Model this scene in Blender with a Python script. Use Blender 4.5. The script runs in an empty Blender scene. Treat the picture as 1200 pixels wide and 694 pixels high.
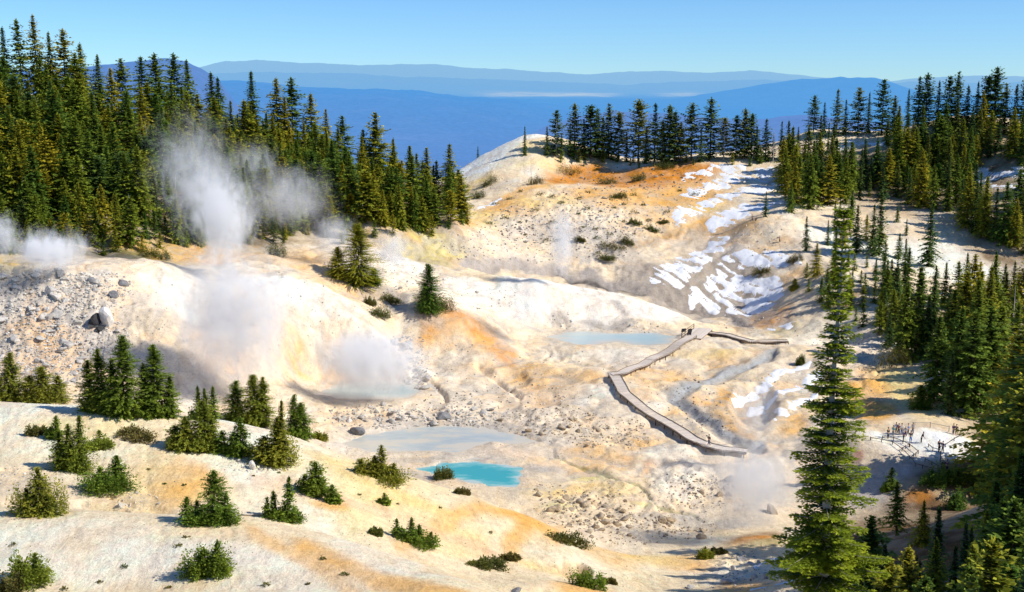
import bpy, math, random
import numpy as np
from mathutils import Vector, Matrix

rng = np.random.default_rng(7)
random.seed(7)
C = bpy.context.scene.collection
R = math.radians

# ------------------------------------------------------------------ camera
CAM_Z, PITCH, F = 60.0, math.atan(247/1400), 1400.0
cp, sp = math.cos(PITCH), math.sin(PITCH)

def ray(px, py):
    """direction of a photograph pixel as (across per metre forward, drop per metre forward)"""
    u, v = (px-600)/F, (347-py)/F
    dy = cp + v*sp
    return u/dy, (sp - v*cp)/dy

def pt(px, py, Y):
    a, t = ray(px, py)
    return np.array([a*Y, Y, CAM_Z - t*Y])

cam_d = bpy.data.cameras.new('camera')
cam = bpy.data.objects.new('camera', cam_d); C.objects.link(cam)
cam.location = (0, 0, CAM_Z); cam.rotation_euler = (math.pi/2 - PITCH, 0, 0)
cam_d.sensor_width = 36; cam_d.lens = 36*F/1200
cam_d.clip_start = 0.5; cam_d.clip_end = 300000
bpy.context.scene.camera = cam

# ------------------------------------------------------------------ noise
def _hash(ix, iy, seed):
    h = (ix.astype(np.int64)*374761393 + iy.astype(np.int64)*668265263 + seed*1442695041) & 0xffffffff
    h = ((h ^ (h >> 13))*1274126177) & 0xffffffff
    return h ^ (h >> 16)

def perlin(x, y, seed=0):
    x = np.asarray(x, float); y = np.asarray(y, float)
    ix, iy = np.floor(x), np.floor(y)
    fx, fy = x-ix, y-iy
    ix = ix.astype(np.int64); iy = iy.astype(np.int64)
    u = fx*fx*fx*(fx*(fx*6-15)+10); v = fy*fy*fy*(fy*(fy*6-15)+10)
    def g(dx, dy):
        h = _hash(ix+dx, iy+dy, seed)
        ang = (h & 1023)*(2*math.pi/1024)
        return np.cos(ang)*(fx-dx) + np.sin(ang)*(fy-dy)
    a = g(0, 0); b = g(1, 0); c = g(0, 1); d = g(1, 1)
    return 1.4*((a*(1-u)+b*u)*(1-v) + (c*(1-u)+d*u)*v)

def fbm(x, y, octaves=4, seed=0, gain=.5):
    s = 0; w = 1
    for k in range(octaves):
        s = s + w*perlin(x*2**k + 13.7*k, y*2**k - 7.1*k, seed+k); w *= gain
    return s

def sstep(e0, e1, x):
    t = np.clip((x-e0)/(e1-e0), 0, 1)
    return t*t*(3-2*t)

# ------------------------------------------------------------------ terrain: surveyed points (direction, distance)
SURVEY = """
0 694 75|150 694 75|300 694 73|450 694 72|540 694 71|600 702 75|-150 694 75|-300 690 75
-150 598 101|0 598 100|100 600 98|200 605 95|300 611 93|400 633 92|500 665 90|585 694 88
-150 592 113|0 592 112|100 595 112|200 600 112|300 606 112|400 628 112|500 655 112|560 672 112|620 690 106
-200 470 152|0 471 150|100 475 148|200 489 146|300 503 145|350 514 145|420 538 145|500 562 145|560 582 143|620 604 140|680 634 136|650 658 122
-150 540 128|0 540 128|100 540 128|300 558 127|450 590 126|540 624 125|600 650 122
-200 480 172|0 480 166|100 486 164|200 500 162|300 513 160|370 528 160|430 554 158|500 580 158|560 592 157|600 602 155|-150 612 107|0 613 106|100 614 105|200 620 104|300 627 103|400 648 101|500 678 99
-200 455 195|0 452 192|60 448 192|120 448 194|200 460 198|280 470 200
-250 320 228|-100 314 226|0 314 225|60 312 225|130 312 228|190 313 232
0 390 208|80 390 208|150 390 209|200 380 212
-250 305 240|0 308 236|100 305 240|160 305 245|220 306 258|300 304 264|380 312 266
250 318 242|320 325 242|370 345 239|420 380 236|460 405 234|488 430 231
230 380 224|270 385 218|330 385 226|380 400 231|400 425 228|300 450 208|360 470 206|430 460 222|380 455 218|470 462 222
420 338 258|500 368 250|460 360 252|440 350 255|470 390 246|480 425 235|530 370 252
520 460 220|560 440 228|600 432 233|640 420 245|560 410 242|600 480 209|560 490 204|650 460 217|700 480 205
450 485 204|520 482 206|400 500 196|520 515 192|460 520 190|600 512 193|560 555 177|640 540 182|500 548 180
560 328 284|620 323 289|680 332 289|740 346 287|800 368 282|840 384 275|620 330 297|680 341 297|740 358 295|800 378 290
560 350 270|600 380 262|640 396 260|700 394 261|700 375 272|780 375 276|780 398 259|700 420 244|620 360 272
560 313 312|600 319 318|660 327 318|700 335 316|780 356 308|850 376 297
440 292 305|500 300 308|520 306 305|380 290 300
560 250 360|600 280 335|620 215 400|640 190 435|620 158 470|660 165 472|585 172 468|560 186 462|548 200 450|545 225 420
660 205 432|720 192 442|800 188 432|860 185 428|900 190 420
700 280 340|680 240 372|760 240 380|760 280 350|850 230 385|830 290 345|780 330 316|900 260 345|880 240 372|940 300 320|860 340 315|900 360 302|900 385 280|930 388 274
720 440 226|765 492 202|820 525 186|870 533 182|800 392 262|870 398 260|920 402 258|800 440 230|860 440 228|760 430 235
990 405 262|1000 300 318|960 270 340|950 330 300|990 350 285|1050 250 352|1100 312 312|1150 340 300|1060 300 322|1180 340 300|1000 220 390|1050 190 400|1000 165 430|960 152 450|920 165 445|1040 160 432
1100 140 425|1150 145 415|1200 150 410|1180 210 372|1200 260 340|1110 220 385|1300 150 400|1400 150 390
1030 380 268|1000 400 256|1080 400 258|1150 400 250|1200 400 240|1300 400 230|1020 445 226|1020 470 212|1070 450 218|1070 480 198|1150 430 226|1200 440 215
1000 508 181|1030 506 181|1070 498 184|1110 505 182|1150 520 178|1180 505 185|1200 500 186|1300 495 186
1090 550 167|1140 555 165|1060 562 165|1020 596 160|1040 540 172|980 545 176|980 600 161|1000 540 174
930 440 228|960 470 208|900 470 210|940 510 190|860 482 204|830 490 200|920 540 179
880 600 160|800 620 156|700 600 160|650 562 175|740 540 181|780 570 170|850 560 174|930 600 161|720 570 170
700 640 142|760 650 139|820 650 139|860 640 142|900 632 144|650 665 121|690 690 112|620 700 105|750 700 112|820 700 112|860 670 128|920 690 108|900 665 125
960 640 138|1000 625 140|1050 620 142|1100 600 150|1150 590 158|1200 580 160
1000 694 78|1060 640 112|1100 620 122|1150 600 128|1200 570 132|1000 650 115|1100 694 78|1200 694 70|1060 690 85|1200 620 105|1300 560 120|1300 640 85|1150 650 98
1400 520 110|1400 450 150|1400 640 70|1400 420 200
600 950 42|0 950 42|300 950 42|900 950 42|1200 880 42|-250 950 42|1400 860 42|750 780 75|900 800 65
600 960 18|0 960 18|1200 940 18|-250 960 18|1400 930 18|600 890 6|0 890 6|1200 890 6|-250 890 6|1400 890 6
-250 290 262|0 300 245|100 290 255|150 300 252|200 290 264|250 287 272|320 292 278|400 280 295|450 268 312|540 268 325|520 285 318
-250 90 335|-100 100 335|0 112 332|100 128 345|150 138 355|200 148 365|250 160 375|300 165 385|340 170 392|400 192 402|450 215 408|500 230 412|535 236 418
-250 200 290|0 200 288|60 205 285|150 222 295|220 225 305|300 230 318|350 235 330|430 245 350|490 250 365
-250 420 760|0 420 760|150 420 760|300 420 760|450 420 760|600 420 760|750 420 760|900 420 760|1050 420 760|1200 420 760|1400 420 760
-250 250 480|0 250 480|150 260 490|300 270 500|450 290 510|550 280 540|620 230 540|720 260 520|820 260 520|920 270 530|1020 250 530|1120 230 510|1250 230 500|1400 230 500
"""
S = np.array([[float(v) for v in p.split()] for ln in SURVEY.strip().split('\n') for p in ln.split('|')])
_u, _v = (S[:, 0]-600)/F, (347-S[:, 1])/F
_dy = cp + _v*sp
SA, ST, SL = _u/_dy, (sp-_v*cp)/_dy, np.log(S[:, 2]/100)

def _k(r2):
    return np.where(r2 > 1e-14, r2*np.log(np.maximum(r2, 1e-14)), 0)

n = len(SA)
K = _k((SA[:, None]-SA)**2 + (SL[:, None]-SL)**2) + np.eye(n)*6e-5
Pm = np.stack([np.ones(n), SA, SL], 1)
M = np.zeros((n+3, n+3)); M[:n, :n] = K; M[:n, n:] = Pm; M[n:, :n] = Pm.T
sol = np.linalg.solve(M, np.concatenate([ST, np.zeros(3)]))
W, PC = sol[:n], sol[n:]

def rbf(a, L):
    out = np.empty(a.shape); af, Lf, of = a.ravel(), L.ravel(), out.ravel()
    for i in range(0, len(af), 40000):
        aa, ll = af[i:i+40000, None], Lf[i:i+40000, None]
        of[i:i+40000] = _k((aa-SA)**2 + (ll-SL)**2) @ W + PC[0] + PC[1]*aa[:, 0] + PC[2]*ll[:, 0]
    return out

NA = 1000
GA = np.linspace(-.66, .66, NA)
GL = np.concatenate([np.linspace(math.log(.06), math.log(.65), 60)[:-1], np.linspace(math.log(.65), math.log(3.4), 850)[:-1],
                     np.linspace(math.log(3.4), math.log(5.6), 210)[:-1], np.linspace(math.log(5.6), math.log(8), 30)])
NL = len(GL)
AA, LL = np.meshgrid(GA, GL)                  # rows: distance, columns: direction
# the coarse solve is smooth: evaluate it on every 4th row/column and interpolate
ci = np.unique(np.concatenate([np.arange(0, NA, 4), [NA-1]])); cj = np.unique(np.concatenate([np.arange(0, NL, 3), [NL-1]]))
Tc = rbf(AA[np.ix_(cj, ci)], LL[np.ix_(cj, ci)])
Tm = np.empty((len(cj), NA))
for j in range(len(cj)):
    Tm[j] = np.interp(GA, GA[ci], Tc[j])
T = np.empty((NL, NA))
for i in range(NA):
    T[:, i] = np.interp(GL, GL[cj], Tm[:, i])
YY = np.exp(LL)*100; XX = AA*YY
Z0 = CAM_Z - T*YY

def grid_ij(a, Y):
    i = np.clip(np.interp(a, GA, np.arange(NA)), 0, NA-1.001); j = np.clip(np.interp(np.log(np.maximum(Y, 6.01)/100), GL, np.arange(NL)), 0, NL-1.001)
    return i, j

def sample(G, x, y):
    x = np.asarray(x, float); y = np.asarray(y, float)
    i, j = grid_ij(x/y, y)
    i0 = i.astype(int); j0 = j.astype(int); fi = i-i0; fj = j-j0
    return (G[j0, i0]*(1-fi)+G[j0, i0+1]*fi)*(1-fj) + (G[j0+1, i0]*(1-fi)+G[j0+1, i0+1]*fi)*fj

def hit(px, py, G=None):
    """where the line of sight of a pixel first meets the ground: (across ratio, log distance)"""
    a, t = ray(px, py)
    G = T if G is None else G
    i = min(max(np.interp(a, GA, np.arange(NA)), 0), NA-1.001); i0 = int(i); f = i-i0
    col = G[:, i0]*(1-f) + G[:, i0+1]*f
    idx = np.nonzero((col[1:] <= t) & (col[:-1] > t))[0]
    if len(idx) == 0:
        k = int(np.argmin(np.abs(col - t))); return a, GL[k]
    k = idx[0]
    w = (col[k]-t)/max(col[k]-col[k+1], 1e-9)
    return a, GL[k]*(1-w) + GL[k+1]*w

def gpt(px, py):
    a, L = hit(px, py); Y = math.exp(L)*100
    return a*Y, Y

# ------------------------------------------------------------------ painting masks on the ground, in ground coordinates
WA = AA + .0035*fbm(XX/9, YY/9, 4, 3) ; WL = LL + .012*fbm(XX/9+50, YY/9, 4, 4)

def _bbox(a0, a1, l0, l1):
    i0, i1 = np.searchsorted(GA, [a0, a1]); j0, j1 = np.searchsorted(GL, [l0, l1])
    return slice(max(j0-1, 0), min(j1+1, NL)), slice(max(i0-1, 0), min(i1+1, NA))

def blob_mask(px, py, rx, ry, soft=.6):
    a, L = hit(px, py); _, L0 = hit(px, py+ry); _, L1 = hit(px, py-ry)
    rl = min(max(abs(L1-L0)/2, .3*rx/F), 12*rx/F, .22); ra = rx/F
    sl = _bbox(a-2*ra, a+2*ra, L-2*rl, L+2*rl)
    d = np.sqrt(((WA[sl]-a)/ra)**2 + ((WL[sl]-L)/rl)**2)
    return sl, 1-sstep(1-soft, 1+soft*.6, d)

def stroke_mask(pts, w, soft=.6, stretch=3.2):
    P = [hit(*p) for p in pts]; r = w/2/F
    aL = [p[0] for p in P]; lL = [p[1] for p in P]
    sl = _bbox(min(aL)-2*r, max(aL)+2*r, min(lL)-2*r*stretch, max(lL)+2*r*stretch)
    qa, ql = WA[sl], WL[sl]/stretch
    d = np.full(qa.shape, 9.)
    for (a0, l0), (a1, l1) in zip(P[:-1], P[1:]):
        l0, l1 = l0/stretch, l1/stretch
        da, dl = a1-a0, l1-l0; den = da*da+dl*dl+1e-12
        s = np.clip(((qa-a0)*da+(ql-l0)*dl)/den, 0, 1)
        d = np.minimum(d, np.hypot(qa-a0-s*da, ql-l0-s*dl))
    return sl, 1-sstep((1-soft)*r, (1+soft*.6)*r, d)

# ------------------------------------------------------------------ relief detail
rocky = np.zeros((NL, NA))
def rock_zone(px, py, rx, ry, s=1):
    sl, m = blob_mask(px, py, rx, ry); rocky[sl] = np.maximum(rocky[sl], m*s)
for z in [(60, 380, 130, 70), (10, 340, 90, 40), (480, 490, 100, 16), (470, 415, 40, 30, .8), (620, 490, 90, 14, .8), (690, 510, 70, 25, .7), (720, 600, 110, 35), (800, 560, 60, 30, .8),
          (640, 250, 80, 30, .6), (720, 270, 60, 40, .7), (620, 490, 90, 18, .7), (440, 305, 40, 20, .6), (860, 670, 60, 20), (1050, 410, 90, 40, .5), (750, 385, 30, 12, .7)]:
    rock_zone(*z)
bowl = np.zeros((NL, NA))
for z in [(390, 420, 60, 45), (640, 400, 60, 30), (1020, 450, 50, 40), (700, 250, 120, 60), (760, 215, 120, 30), (520, 270, 60, 30), (1020, 570, 50, 30)]:
    sl, m = blob_mask(*z); bowl[sl] = np.maximum(bowl[sl], m)
det = .55*fbm(XX/26, YY/26, 3, 11) + .10*fbm(XX/7, YY/7, 2, 12) + .02*fbm(XX/1.6, YY/1.6, 3, 13)
basin = sstep(148, 175, YY)*(1-sstep(300, 420, YY)*.6)*(1-.7*sstep(.28, .36, AA))
bil = np.abs(fbm(XX/15, YY/15, 4, 23, .45)); bil2 = np.abs(fbm(XX/5+9, YY/5, 3, 24, .5))
det = det + basin*(.95*(bil-.4) + .22*(bil2-.4))
spur = 1-sstep(140, 165, YY)
det = det + spur*.35*(np.abs(perlin((XX+YY*.35)/7, (YY-XX*.5)/26, 25))-.3)
det = det + spur*(.13*np.abs(fbm((XX+YY*.35)/2.4, (YY-XX*.5)/13, 4, 26, .55)) + .05*np.abs(fbm(XX/.8, YY/.8, 3, 27)))
det = det + rocky*(.5*np.abs(fbm(XX/4.5, YY/4.5, 4, 14)) + .25*fbm(XX/1.4, YY/1.4, 3, 15))
rill = np.abs(perlin(AA*110 + 1.6*fbm(XX/9, YY/9, 3, 19), LL*16 + .8*fbm(XX/11, YY/11, 2, 20), 16))
det = det - bowl*1.1*(.35-np.minimum(rill, .35))*sstep(-.3, .5, fbm(XX/22, YY/22, 2, 21))
near = sstep(20, 60, YY)
det = det*near*np.clip(YY/150, .4, 1.4)
Z = Z0 + det

# eroded amphitheatre above the steaming pool, and smaller scarps
for px, py, rx, ry, dp in [(432, 440, 58, 22, 4.0), (350, 412, 14, 20, 1.6), (655, 374, 16, 10, 1.5), (722, 362, 12, 6, 1.0), (672, 668, 20, 8, 2.0), (885, 470, 26, 22, 2.2), (470, 350, 20, 6, .8), (600, 440, 20, 8, 1.0)]:
    sl, m = blob_mask(px, py, rx, ry, .35); Z[sl] -= dp*m
# ------------------------------------------------------------------ pools: outline on a level plane, ground carved to hold it
def plane_poly(pts, level):
    out = []
    for p in pts:
        a, t = ray(*p); Y = (CAM_Z-level)/t; out.append((a*Y, Y))
    return np.array(out)

def poly_sd(poly, X, Y):
    inside = np.zeros(X.shape, bool); d = np.full(X.shape, 1e9)
    for (x0, y0), (x1, y1) in zip(poly, np.roll(poly, -1, 0)):
        c = ((y0 > Y) != (y1 > Y)) & (X < (x1-x0)*(Y-y0)/((y1-y0) or 1e-9)+x0); inside ^= c
        dx, dy = x1-x0, y1-y0; s = np.clip(((X-x0)*dx+(Y-y0)*dy)/(dx*dx+dy*dy+1e-12), 0, 1)
        d = np.minimum(d, np.hypot(X-x0-s*dx, Y-y0-s*dy))
    return np.where(inside, -d, d)

POOLS = {
 'mud': (192.0, (520, 515), [(399, 519), (430, 510), (462, 504), (492, 499), (530, 499), (567, 501), (617, 511), (626, 519), (600, 521), (572, 518), (565, 525), (570, 535), (540, 540), (520, 537), (500, 532), (472, 530), (442, 530), (417, 526)]),
 'turquoise': (176.6, (555, 555), [(490, 550), (520, 543), (555, 541), (592, 545), (612, 550), (612, 562), (604, 571), (580, 569), (555, 565), (530, 560), (505, 555)]),
 'upper': (260.0, (710, 396), [(642, 394), (663, 389), (690, 388), (720, 391), (733, 390), (767, 390), (790, 395), (783, 403), (753, 404), (727, 401), (707, 402), (683, 404), (657, 399)]),
 'steaming': (220.0, (430, 459), [(372, 462), (390, 452), (420, 447), (455, 446), (485, 450), (494, 459), (475, 466), (430, 468), (390, 467)]),
}
WET = np.zeros((NL, NA))
pool_poly = {}
for k, (Yc, (cx, cy), pts) in POOLS.items():
    lev = pt(cx, cy, Yc)[2] if k != 'turquoise' else pool_poly['mud'][1]-.10
    poly = plane_poly(pts, lev); pool_poly[k] = (poly, lev)
    x0, y0 = poly.min(0)-14; x1, y1 = poly.max(0)+14
    m = (XX > x0) & (XX < x1) & (YY > y0) & (YY < y1)
    sd = poly_sd(poly, XX[m], YY[m]) + .9*fbm(XX[m]/3.5, YY[m]/3.5, 3, 31)
    z = Z[m]
    bank = lev + .05 + np.minimum(sd, 12)*(.09 if k != 'upper' else .05)
    w = 1-sstep(1.5, 11, sd)
    outz = z*(1-w) + np.clip(z, bank-.05, bank+np.maximum(sd, 0)*(.22 if k != 'turquoise' else .3))*w
    inz = lev - .06 - .7*sstep(0, 4, -sd)
    Z[m] = np.where(sd < 0, inz, outz)
    WET[m] = np.maximum(WET[m], 1-sstep(0, 5, sd))

# stream cuts
def cut(pts, w, depth):
    sl, m = stroke_mask(pts, w, .9, 2.6); Z[sl] -= depth*m
STREAM = [(905, 414), (871, 432), (835, 448), (801, 457), (787, 464), (804, 474), (825, 489), (846, 505), (866, 515), (890, 521)]
CREEK = [(650, 528), (652, 537), (672, 547), (715, 559), (750, 570), (762, 582), (770, 592), (800, 604), (850, 606)]
VALE = [(545, 311), (600, 313), (650, 320), (690, 329), (730, 340), (790, 354), (850, 371), (880, 382)]
cut(STREAM, 14, 1.0); cut(CREEK, 3, .25); cut(VALE, 7, .6)
for pts, w, dp in [([(-40, 593), (40, 592), (95, 591), (150, 596)], 9, .9), ([(0, 556), (60, 552), (110, 558)], 6, .4), ([(130, 580), (170, 590), (215, 600)], 8, .6), ([(655, 660), (668, 676), (690, 684)], 9, 1.2), ([(470, 412), (500, 440), (520, 468)], 7, .9), ([(560, 430), (590, 445), (610, 462)], 7, .8)]:
    cut(pts, w, dp)
T = (CAM_Z - Z)/YY
# the ground heights in final form: ground(x, y)
def ground(x, y):
    return sample(Z, x, y)
# slope
gx = np.gradient(Z, axis=1)/np.maximum(np.gradient(XX, axis=1), 1e-6)
# ------------------------------------------------------------------ ground colours
CREAM, WHITE, PALE = (.84, .68, .46), (.92, .85, .73), (.76, .66, .53)
OCHRE, YELLOW, ORANGE = (.78, .42, .10), (.84, .62, .22), (.62, .235, .02)
PINK, GREY, DARK, BROWN = (.76, .53, .36), (.42, .39, .36), (.20, .17, .14), (.30, .18, .08)
FOREST, MOSS, SULPHUR = (.15, .10, .05), (.24, .21, .05), (.75, .66, .28)
COL = np.empty((NL, NA, 3)); COL[:] = CREAM
n1 = fbm(XX/17, YY/17, 4, 41); n2 = fbm(XX/7+40, YY/7, 4, 42); n3 = fbm(XX/30, YY/30, 3, 43)
def mix(sl, m, c):
    COL[sl] += (np.array(c)-COL[sl])*m[..., None]
full = (slice(0, NL), slice(0, NA))
mix(full, sstep(.1, .8, n1)*.7, WHITE)
mix(full, sstep(.25, .9, n2)*.45, PINK)
mix(full, sstep(.3, 1., n3)*.35, YELLOW)

def B(c, s, *z):
    for q in z:
        sl, m = blob_mask(*q); mm = m*s*np.clip(.8+.5*n2[sl], .25, 1); mix(sl, mm, c)
def ST_(c, s, w, *pts, stretch=3.2, soft=.8):
    sl, m = stroke_mask(pts, w, soft, stretch); mix(sl, m*s*np.clip(.85+.4*n2[sl], .3, 1), c)

mix(full, basin*.4*sstep(-.4, .5, n3), (.76, .71, .64))
mix(full, spur*.5*sstep(-.2, .6, n3), (.88, .74, .48)); mix(full, spur*.4*sstep(.0, .7, n2), (.90, .66, .38))
# forest floors and the darkened lower right bank
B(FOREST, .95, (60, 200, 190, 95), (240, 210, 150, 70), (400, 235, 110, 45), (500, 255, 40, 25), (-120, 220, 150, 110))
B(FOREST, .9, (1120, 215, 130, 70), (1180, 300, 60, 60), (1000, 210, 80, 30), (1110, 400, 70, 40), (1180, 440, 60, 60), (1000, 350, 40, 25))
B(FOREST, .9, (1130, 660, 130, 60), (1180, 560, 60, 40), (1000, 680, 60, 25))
B((.13, .07, .03), .95, (1090, 605, 90, 34), (1010, 630, 50, 18), (1090, 640, 90, 30))  # brown bank, with its shade darkened into the colour
B(ORANGE, .5, (1075, 583, 22, 6))
B(MOSS, .8, (190, 300, 40, 10), (20, 310, 40, 14), (140, 295, 40, 10), (930, 390, 40, 10))
B(OCHRE, .5, (170, 290, 60, 10), (240, 300, 60, 12), (350, 305, 50, 12))
# left spur
B(WHITE, .75, (70, 640, 130, 40), (60, 480, 120, 16), (280, 520, 60, 25), (400, 610, 60, 22), (440, 650, 60, 20))
B(YELLOW, .6, (200, 570, 90, 30), (420, 570, 50, 30), (100, 500, 80, 18), (480, 600, 50, 20), (540, 640, 40, 18))
B(OCHRE, .75, (203, 580, 30, 18), (230, 560, 40, 20), (385, 590, 30, 10))
ST_(OCHRE, .75, 20, (470, 640), (540, 600), (600, 600), (660, 620))
ST_(OCHRE, .8, 26, (600, 640), (620, 610), (650, 620))
ST_(OCHRE, .8, 34, (360, 640), (440, 680), (520, 694), (560, 710))
ST_(OCHRE, .55, 22, (300, 625), (360, 660), (420, 700))
ST_(OCHRE, .6, 24, (560, 590), (610, 606), (650, 630))
ST_(YELLOW, .6, 14, (360, 530), (430, 565), (520, 600))
ST_(PINK, .6, 14, (300, 560), (400, 585), (500, 620), (580, 650))
B(GREY, .35, (30, 590, 60, 5), (150, 590, 60, 5))
# rock mound + white dome
B((.58, .54, .49), .9, (60, 350, 110, 40), (20, 400, 90, 40), (110, 400, 60, 30))
B(PALE, .6, (120, 340, 90, 30), (150, 420, 60, 30))
B(OCHRE, .55, (40, 385, 40, 20), (70, 400, 30, 20), (50, 430, 60, 16))
B(WHITE, .85, (330, 335, 60, 14), (220, 360, 60, 30), (400, 375, 40, 12), (450, 410, 30, 12))
B(PINK, .55, (260, 420, 60, 30), (380, 440, 40, 20), (300, 380, 60, 30))
B(OCHRE, .5, (345, 405, 20, 16), (395, 440, 20, 16), (345, 425, 16, 14))
B(GREY, .5, (378, 400, 14, 24), (450, 440, 30, 14), (340, 430, 8, 12))
# plateau and orange ridge
B(WHITE, .7, (450, 325, 40, 12), (480, 310, 40, 10), (400, 350, 30, 10))
B(SULPHUR, .8, (490, 300, 40, 10), (520, 290, 35, 8))
B(OCHRE, .6, (470, 275, 30, 10), (400, 338, 40, 8), (430, 345, 25, 5))
B(GREY, .4, (455, 345, 40, 12), (470, 360, 30, 10))
ST_(ORANGE, .75, 22, (500, 375), (540, 372), (575, 395), (600, 420))
B(OCHRE, .6, (530, 400, 60, 20), (600, 440, 60, 14), (660, 450, 60, 14), (560, 430, 40, 12))
B(WHITE, .5, (520, 430, 50, 20), (540, 350, 40, 12), (700, 460, 50, 14))
# middle mounds
B(WHITE, .85, (620, 335, 45, 9), (690, 345, 60, 10), (760, 368, 60, 10), (560, 340, 40, 12), (600, 365, 40, 12))
B(PINK, .6, (640, 355, 40, 14), (700, 355, 40, 8), (720, 360, 30, 6))
B(OCHRE, .45, (655, 345, 30, 8), (715, 350, 25, 6), (640, 380, 20, 10))
B(GREY, .6, (655, 372, 18, 12), (720, 360, 12, 6), (715, 380, 40, 8))
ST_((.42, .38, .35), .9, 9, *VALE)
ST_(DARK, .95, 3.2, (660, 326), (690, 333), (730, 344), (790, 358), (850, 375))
# back wall
B(WHITE, .9, (580, 178, 40, 14), (555, 200, 20, 10), (620, 160, 25, 5), (600, 190, 30, 8))
B(WHITE, .7, (570, 240, 25, 6))
ST_(OCHRE, .8, 22, (545, 262), (590, 236), (640, 215), (700, 208))
ST_(ORANGE, .9, 20, (650, 212), (690, 205), (740, 204), (800, 198), (830, 196))
ST_(ORANGE, .75, 26, (720, 218), (780, 214), (820, 212))
B(OCHRE, .55, (760, 240, 60, 16), (820, 240, 40, 12), (690, 225, 40, 10), (780, 270, 50, 14))
B(PALE, .7, (620, 270, 60, 20), (690, 270, 50, 20), (740, 300, 50, 14), (610, 300, 60, 10))
B(GREY, .45, (640, 265, 30, 14), (700, 280, 40, 20), (730, 280, 40, 14))
ST_(BROWN, .55, 10, (740, 290), (790, 272), (840, 262), (880, 262))
ST_((.40, .35, .30), .9, 34, (740, 325), (790, 335), (850, 318), (885, 340))
ST_((.40, .35, .30), .8, 28, (770, 345), (850, 360), (890, 372))
B((.42, .34, .27), .6, (830, 290, 50, 20))
B(OCHRE, .5, (870, 265, 40, 10), (900, 290, 40, 8), (920, 330, 30, 10))
B(ORANGE, .85, (912, 372, 20, 10), (890, 375, 14, 10))
B(DARK, .5, (880, 382, 30, 6), (925, 375, 12, 8))
B(ORANGE, .95, (740, 211, 90, 10), (690, 206, 40, 7), (800, 203, 50, 9), (660, 212, 24, 6))
B(OCHRE, .85, (740, 230, 80, 10), (810, 225, 50, 12), (600, 240, 40, 12), (830, 262, 50, 8))
B(YELLOW, .8, (570, 255, 30, 10), (640, 235, 40, 10), (820, 245, 30, 8), (560, 210, 20, 12))
B((.92, .88, .80), 1, (575, 182, 36, 13), (590, 168, 24, 8), (610, 162, 24, 6), (548, 196, 14, 10), (560, 200, 20, 10))
B(YELLOW, .6, (640, 172, 40, 8), (625, 188, 40, 8))
# basin floor
B(PALE, .75, (620, 490, 90, 14), (500, 480, 90, 12), (640, 520, 60, 12), (760, 430, 60, 12))
B(PINK, .5, (560, 520, 50, 8), (640, 470, 50, 10), (600, 530, 40, 6))
B(GREY, .35, (700, 480, 50, 10), (640, 500, 50, 6))
B(GREY, .5, (640, 548, 26, 5), (440, 490, 50, 8))
B(OCHRE, .65, (690, 530, 40, 10), (720, 540, 40, 8), (740, 520, 30, 10), (700, 552, 40, 5))
B(OCHRE, .6, (770, 440, 50, 10), (850, 425, 30, 8), (800, 480, 20, 14), (750, 465, 30, 10))
B(ORANGE, .5, (735, 532, 14, 6), (760, 545, 10, 10))
B(YELLOW, .6, (700, 575, 60, 8), (640, 575, 40, 6), (830, 415, 40, 8))
B(SULPHUR, .8, (752, 592, 16, 5), (690, 560, 30, 4), (660, 592, 30, 8))
ST_((.26, .27, .12), .8, 2, *CREEK)
ST_(GREY, .85, 15, *STREAM)
ST_((.38, .41, .44), .8, 8, *STREAM)
B(GREY, .5, (800, 610, 60, 6), (860, 615, 50, 8), (740, 605, 40, 5))
B(OCHRE, .8, (850, 470, 14, 16), (862, 492, 14, 12), (878, 510, 14, 6))
ST_(OCHRE, .8, 12, (815, 463), (830, 470), (850, 500), (880, 513))
B(BROWN, .4, (860, 465, 14, 16), (872, 490, 12, 14))
B(GREY, .6, (890, 490, 30, 16), (870, 460, 12, 10))
# right slopes
B(WHITE, .95, (1060, 300, 60, 16), (1130, 320, 50, 18), (990, 330, 30, 14), (1100, 300, 40, 14), (1010, 290, 30, 14))
B(PALE, .6, (960, 290, 40, 14), (1050, 360, 50, 20), (960, 400, 40, 16))
B(PINK, .5, (940, 280, 30, 8))
B(OCHRE, .8, (1010, 460, 35, 20), (1030, 485, 25, 12), (930, 500, 20, 16))
B(YELLOW, .8, (1060, 455, 30, 20), (1080, 480, 24, 14), (1140, 520, 20, 6))
B(ORANGE, .6, (1018, 480, 16, 10), (1000, 466, 14, 8))
B(WHITE, .95, (1070, 515, 60, 14), (1110, 530, 40, 12), (1020, 505, 24, 4), (1100, 520, 45, 16))
B(GREY, .55, (1040, 555, 40, 22), (1020, 580, 30, 14), (1000, 560, 20, 20))
B((.42, .12, .06), .7, (1004, 540, 9, 7))
# bottom of the gully
B(PALE, .6, (720, 640, 70, 14), (760, 620, 60, 10), (860, 600, 60, 12))
B(OCHRE, .75, (720, 650, 40, 8), (800, 660, 40, 10), (680, 690, 40, 8), (870, 690, 40, 10))
B(YELLOW, .6, (640, 665, 40, 8), (760, 655, 50, 6))
B(BROWN, .75, (665, 668, 26, 9), (895, 628, 35, 8), (860, 637, 25, 5))
B(ORANGE, .7, (885, 632, 30, 5))
B(MOSS, .6, (895, 640, 30, 6))
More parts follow.
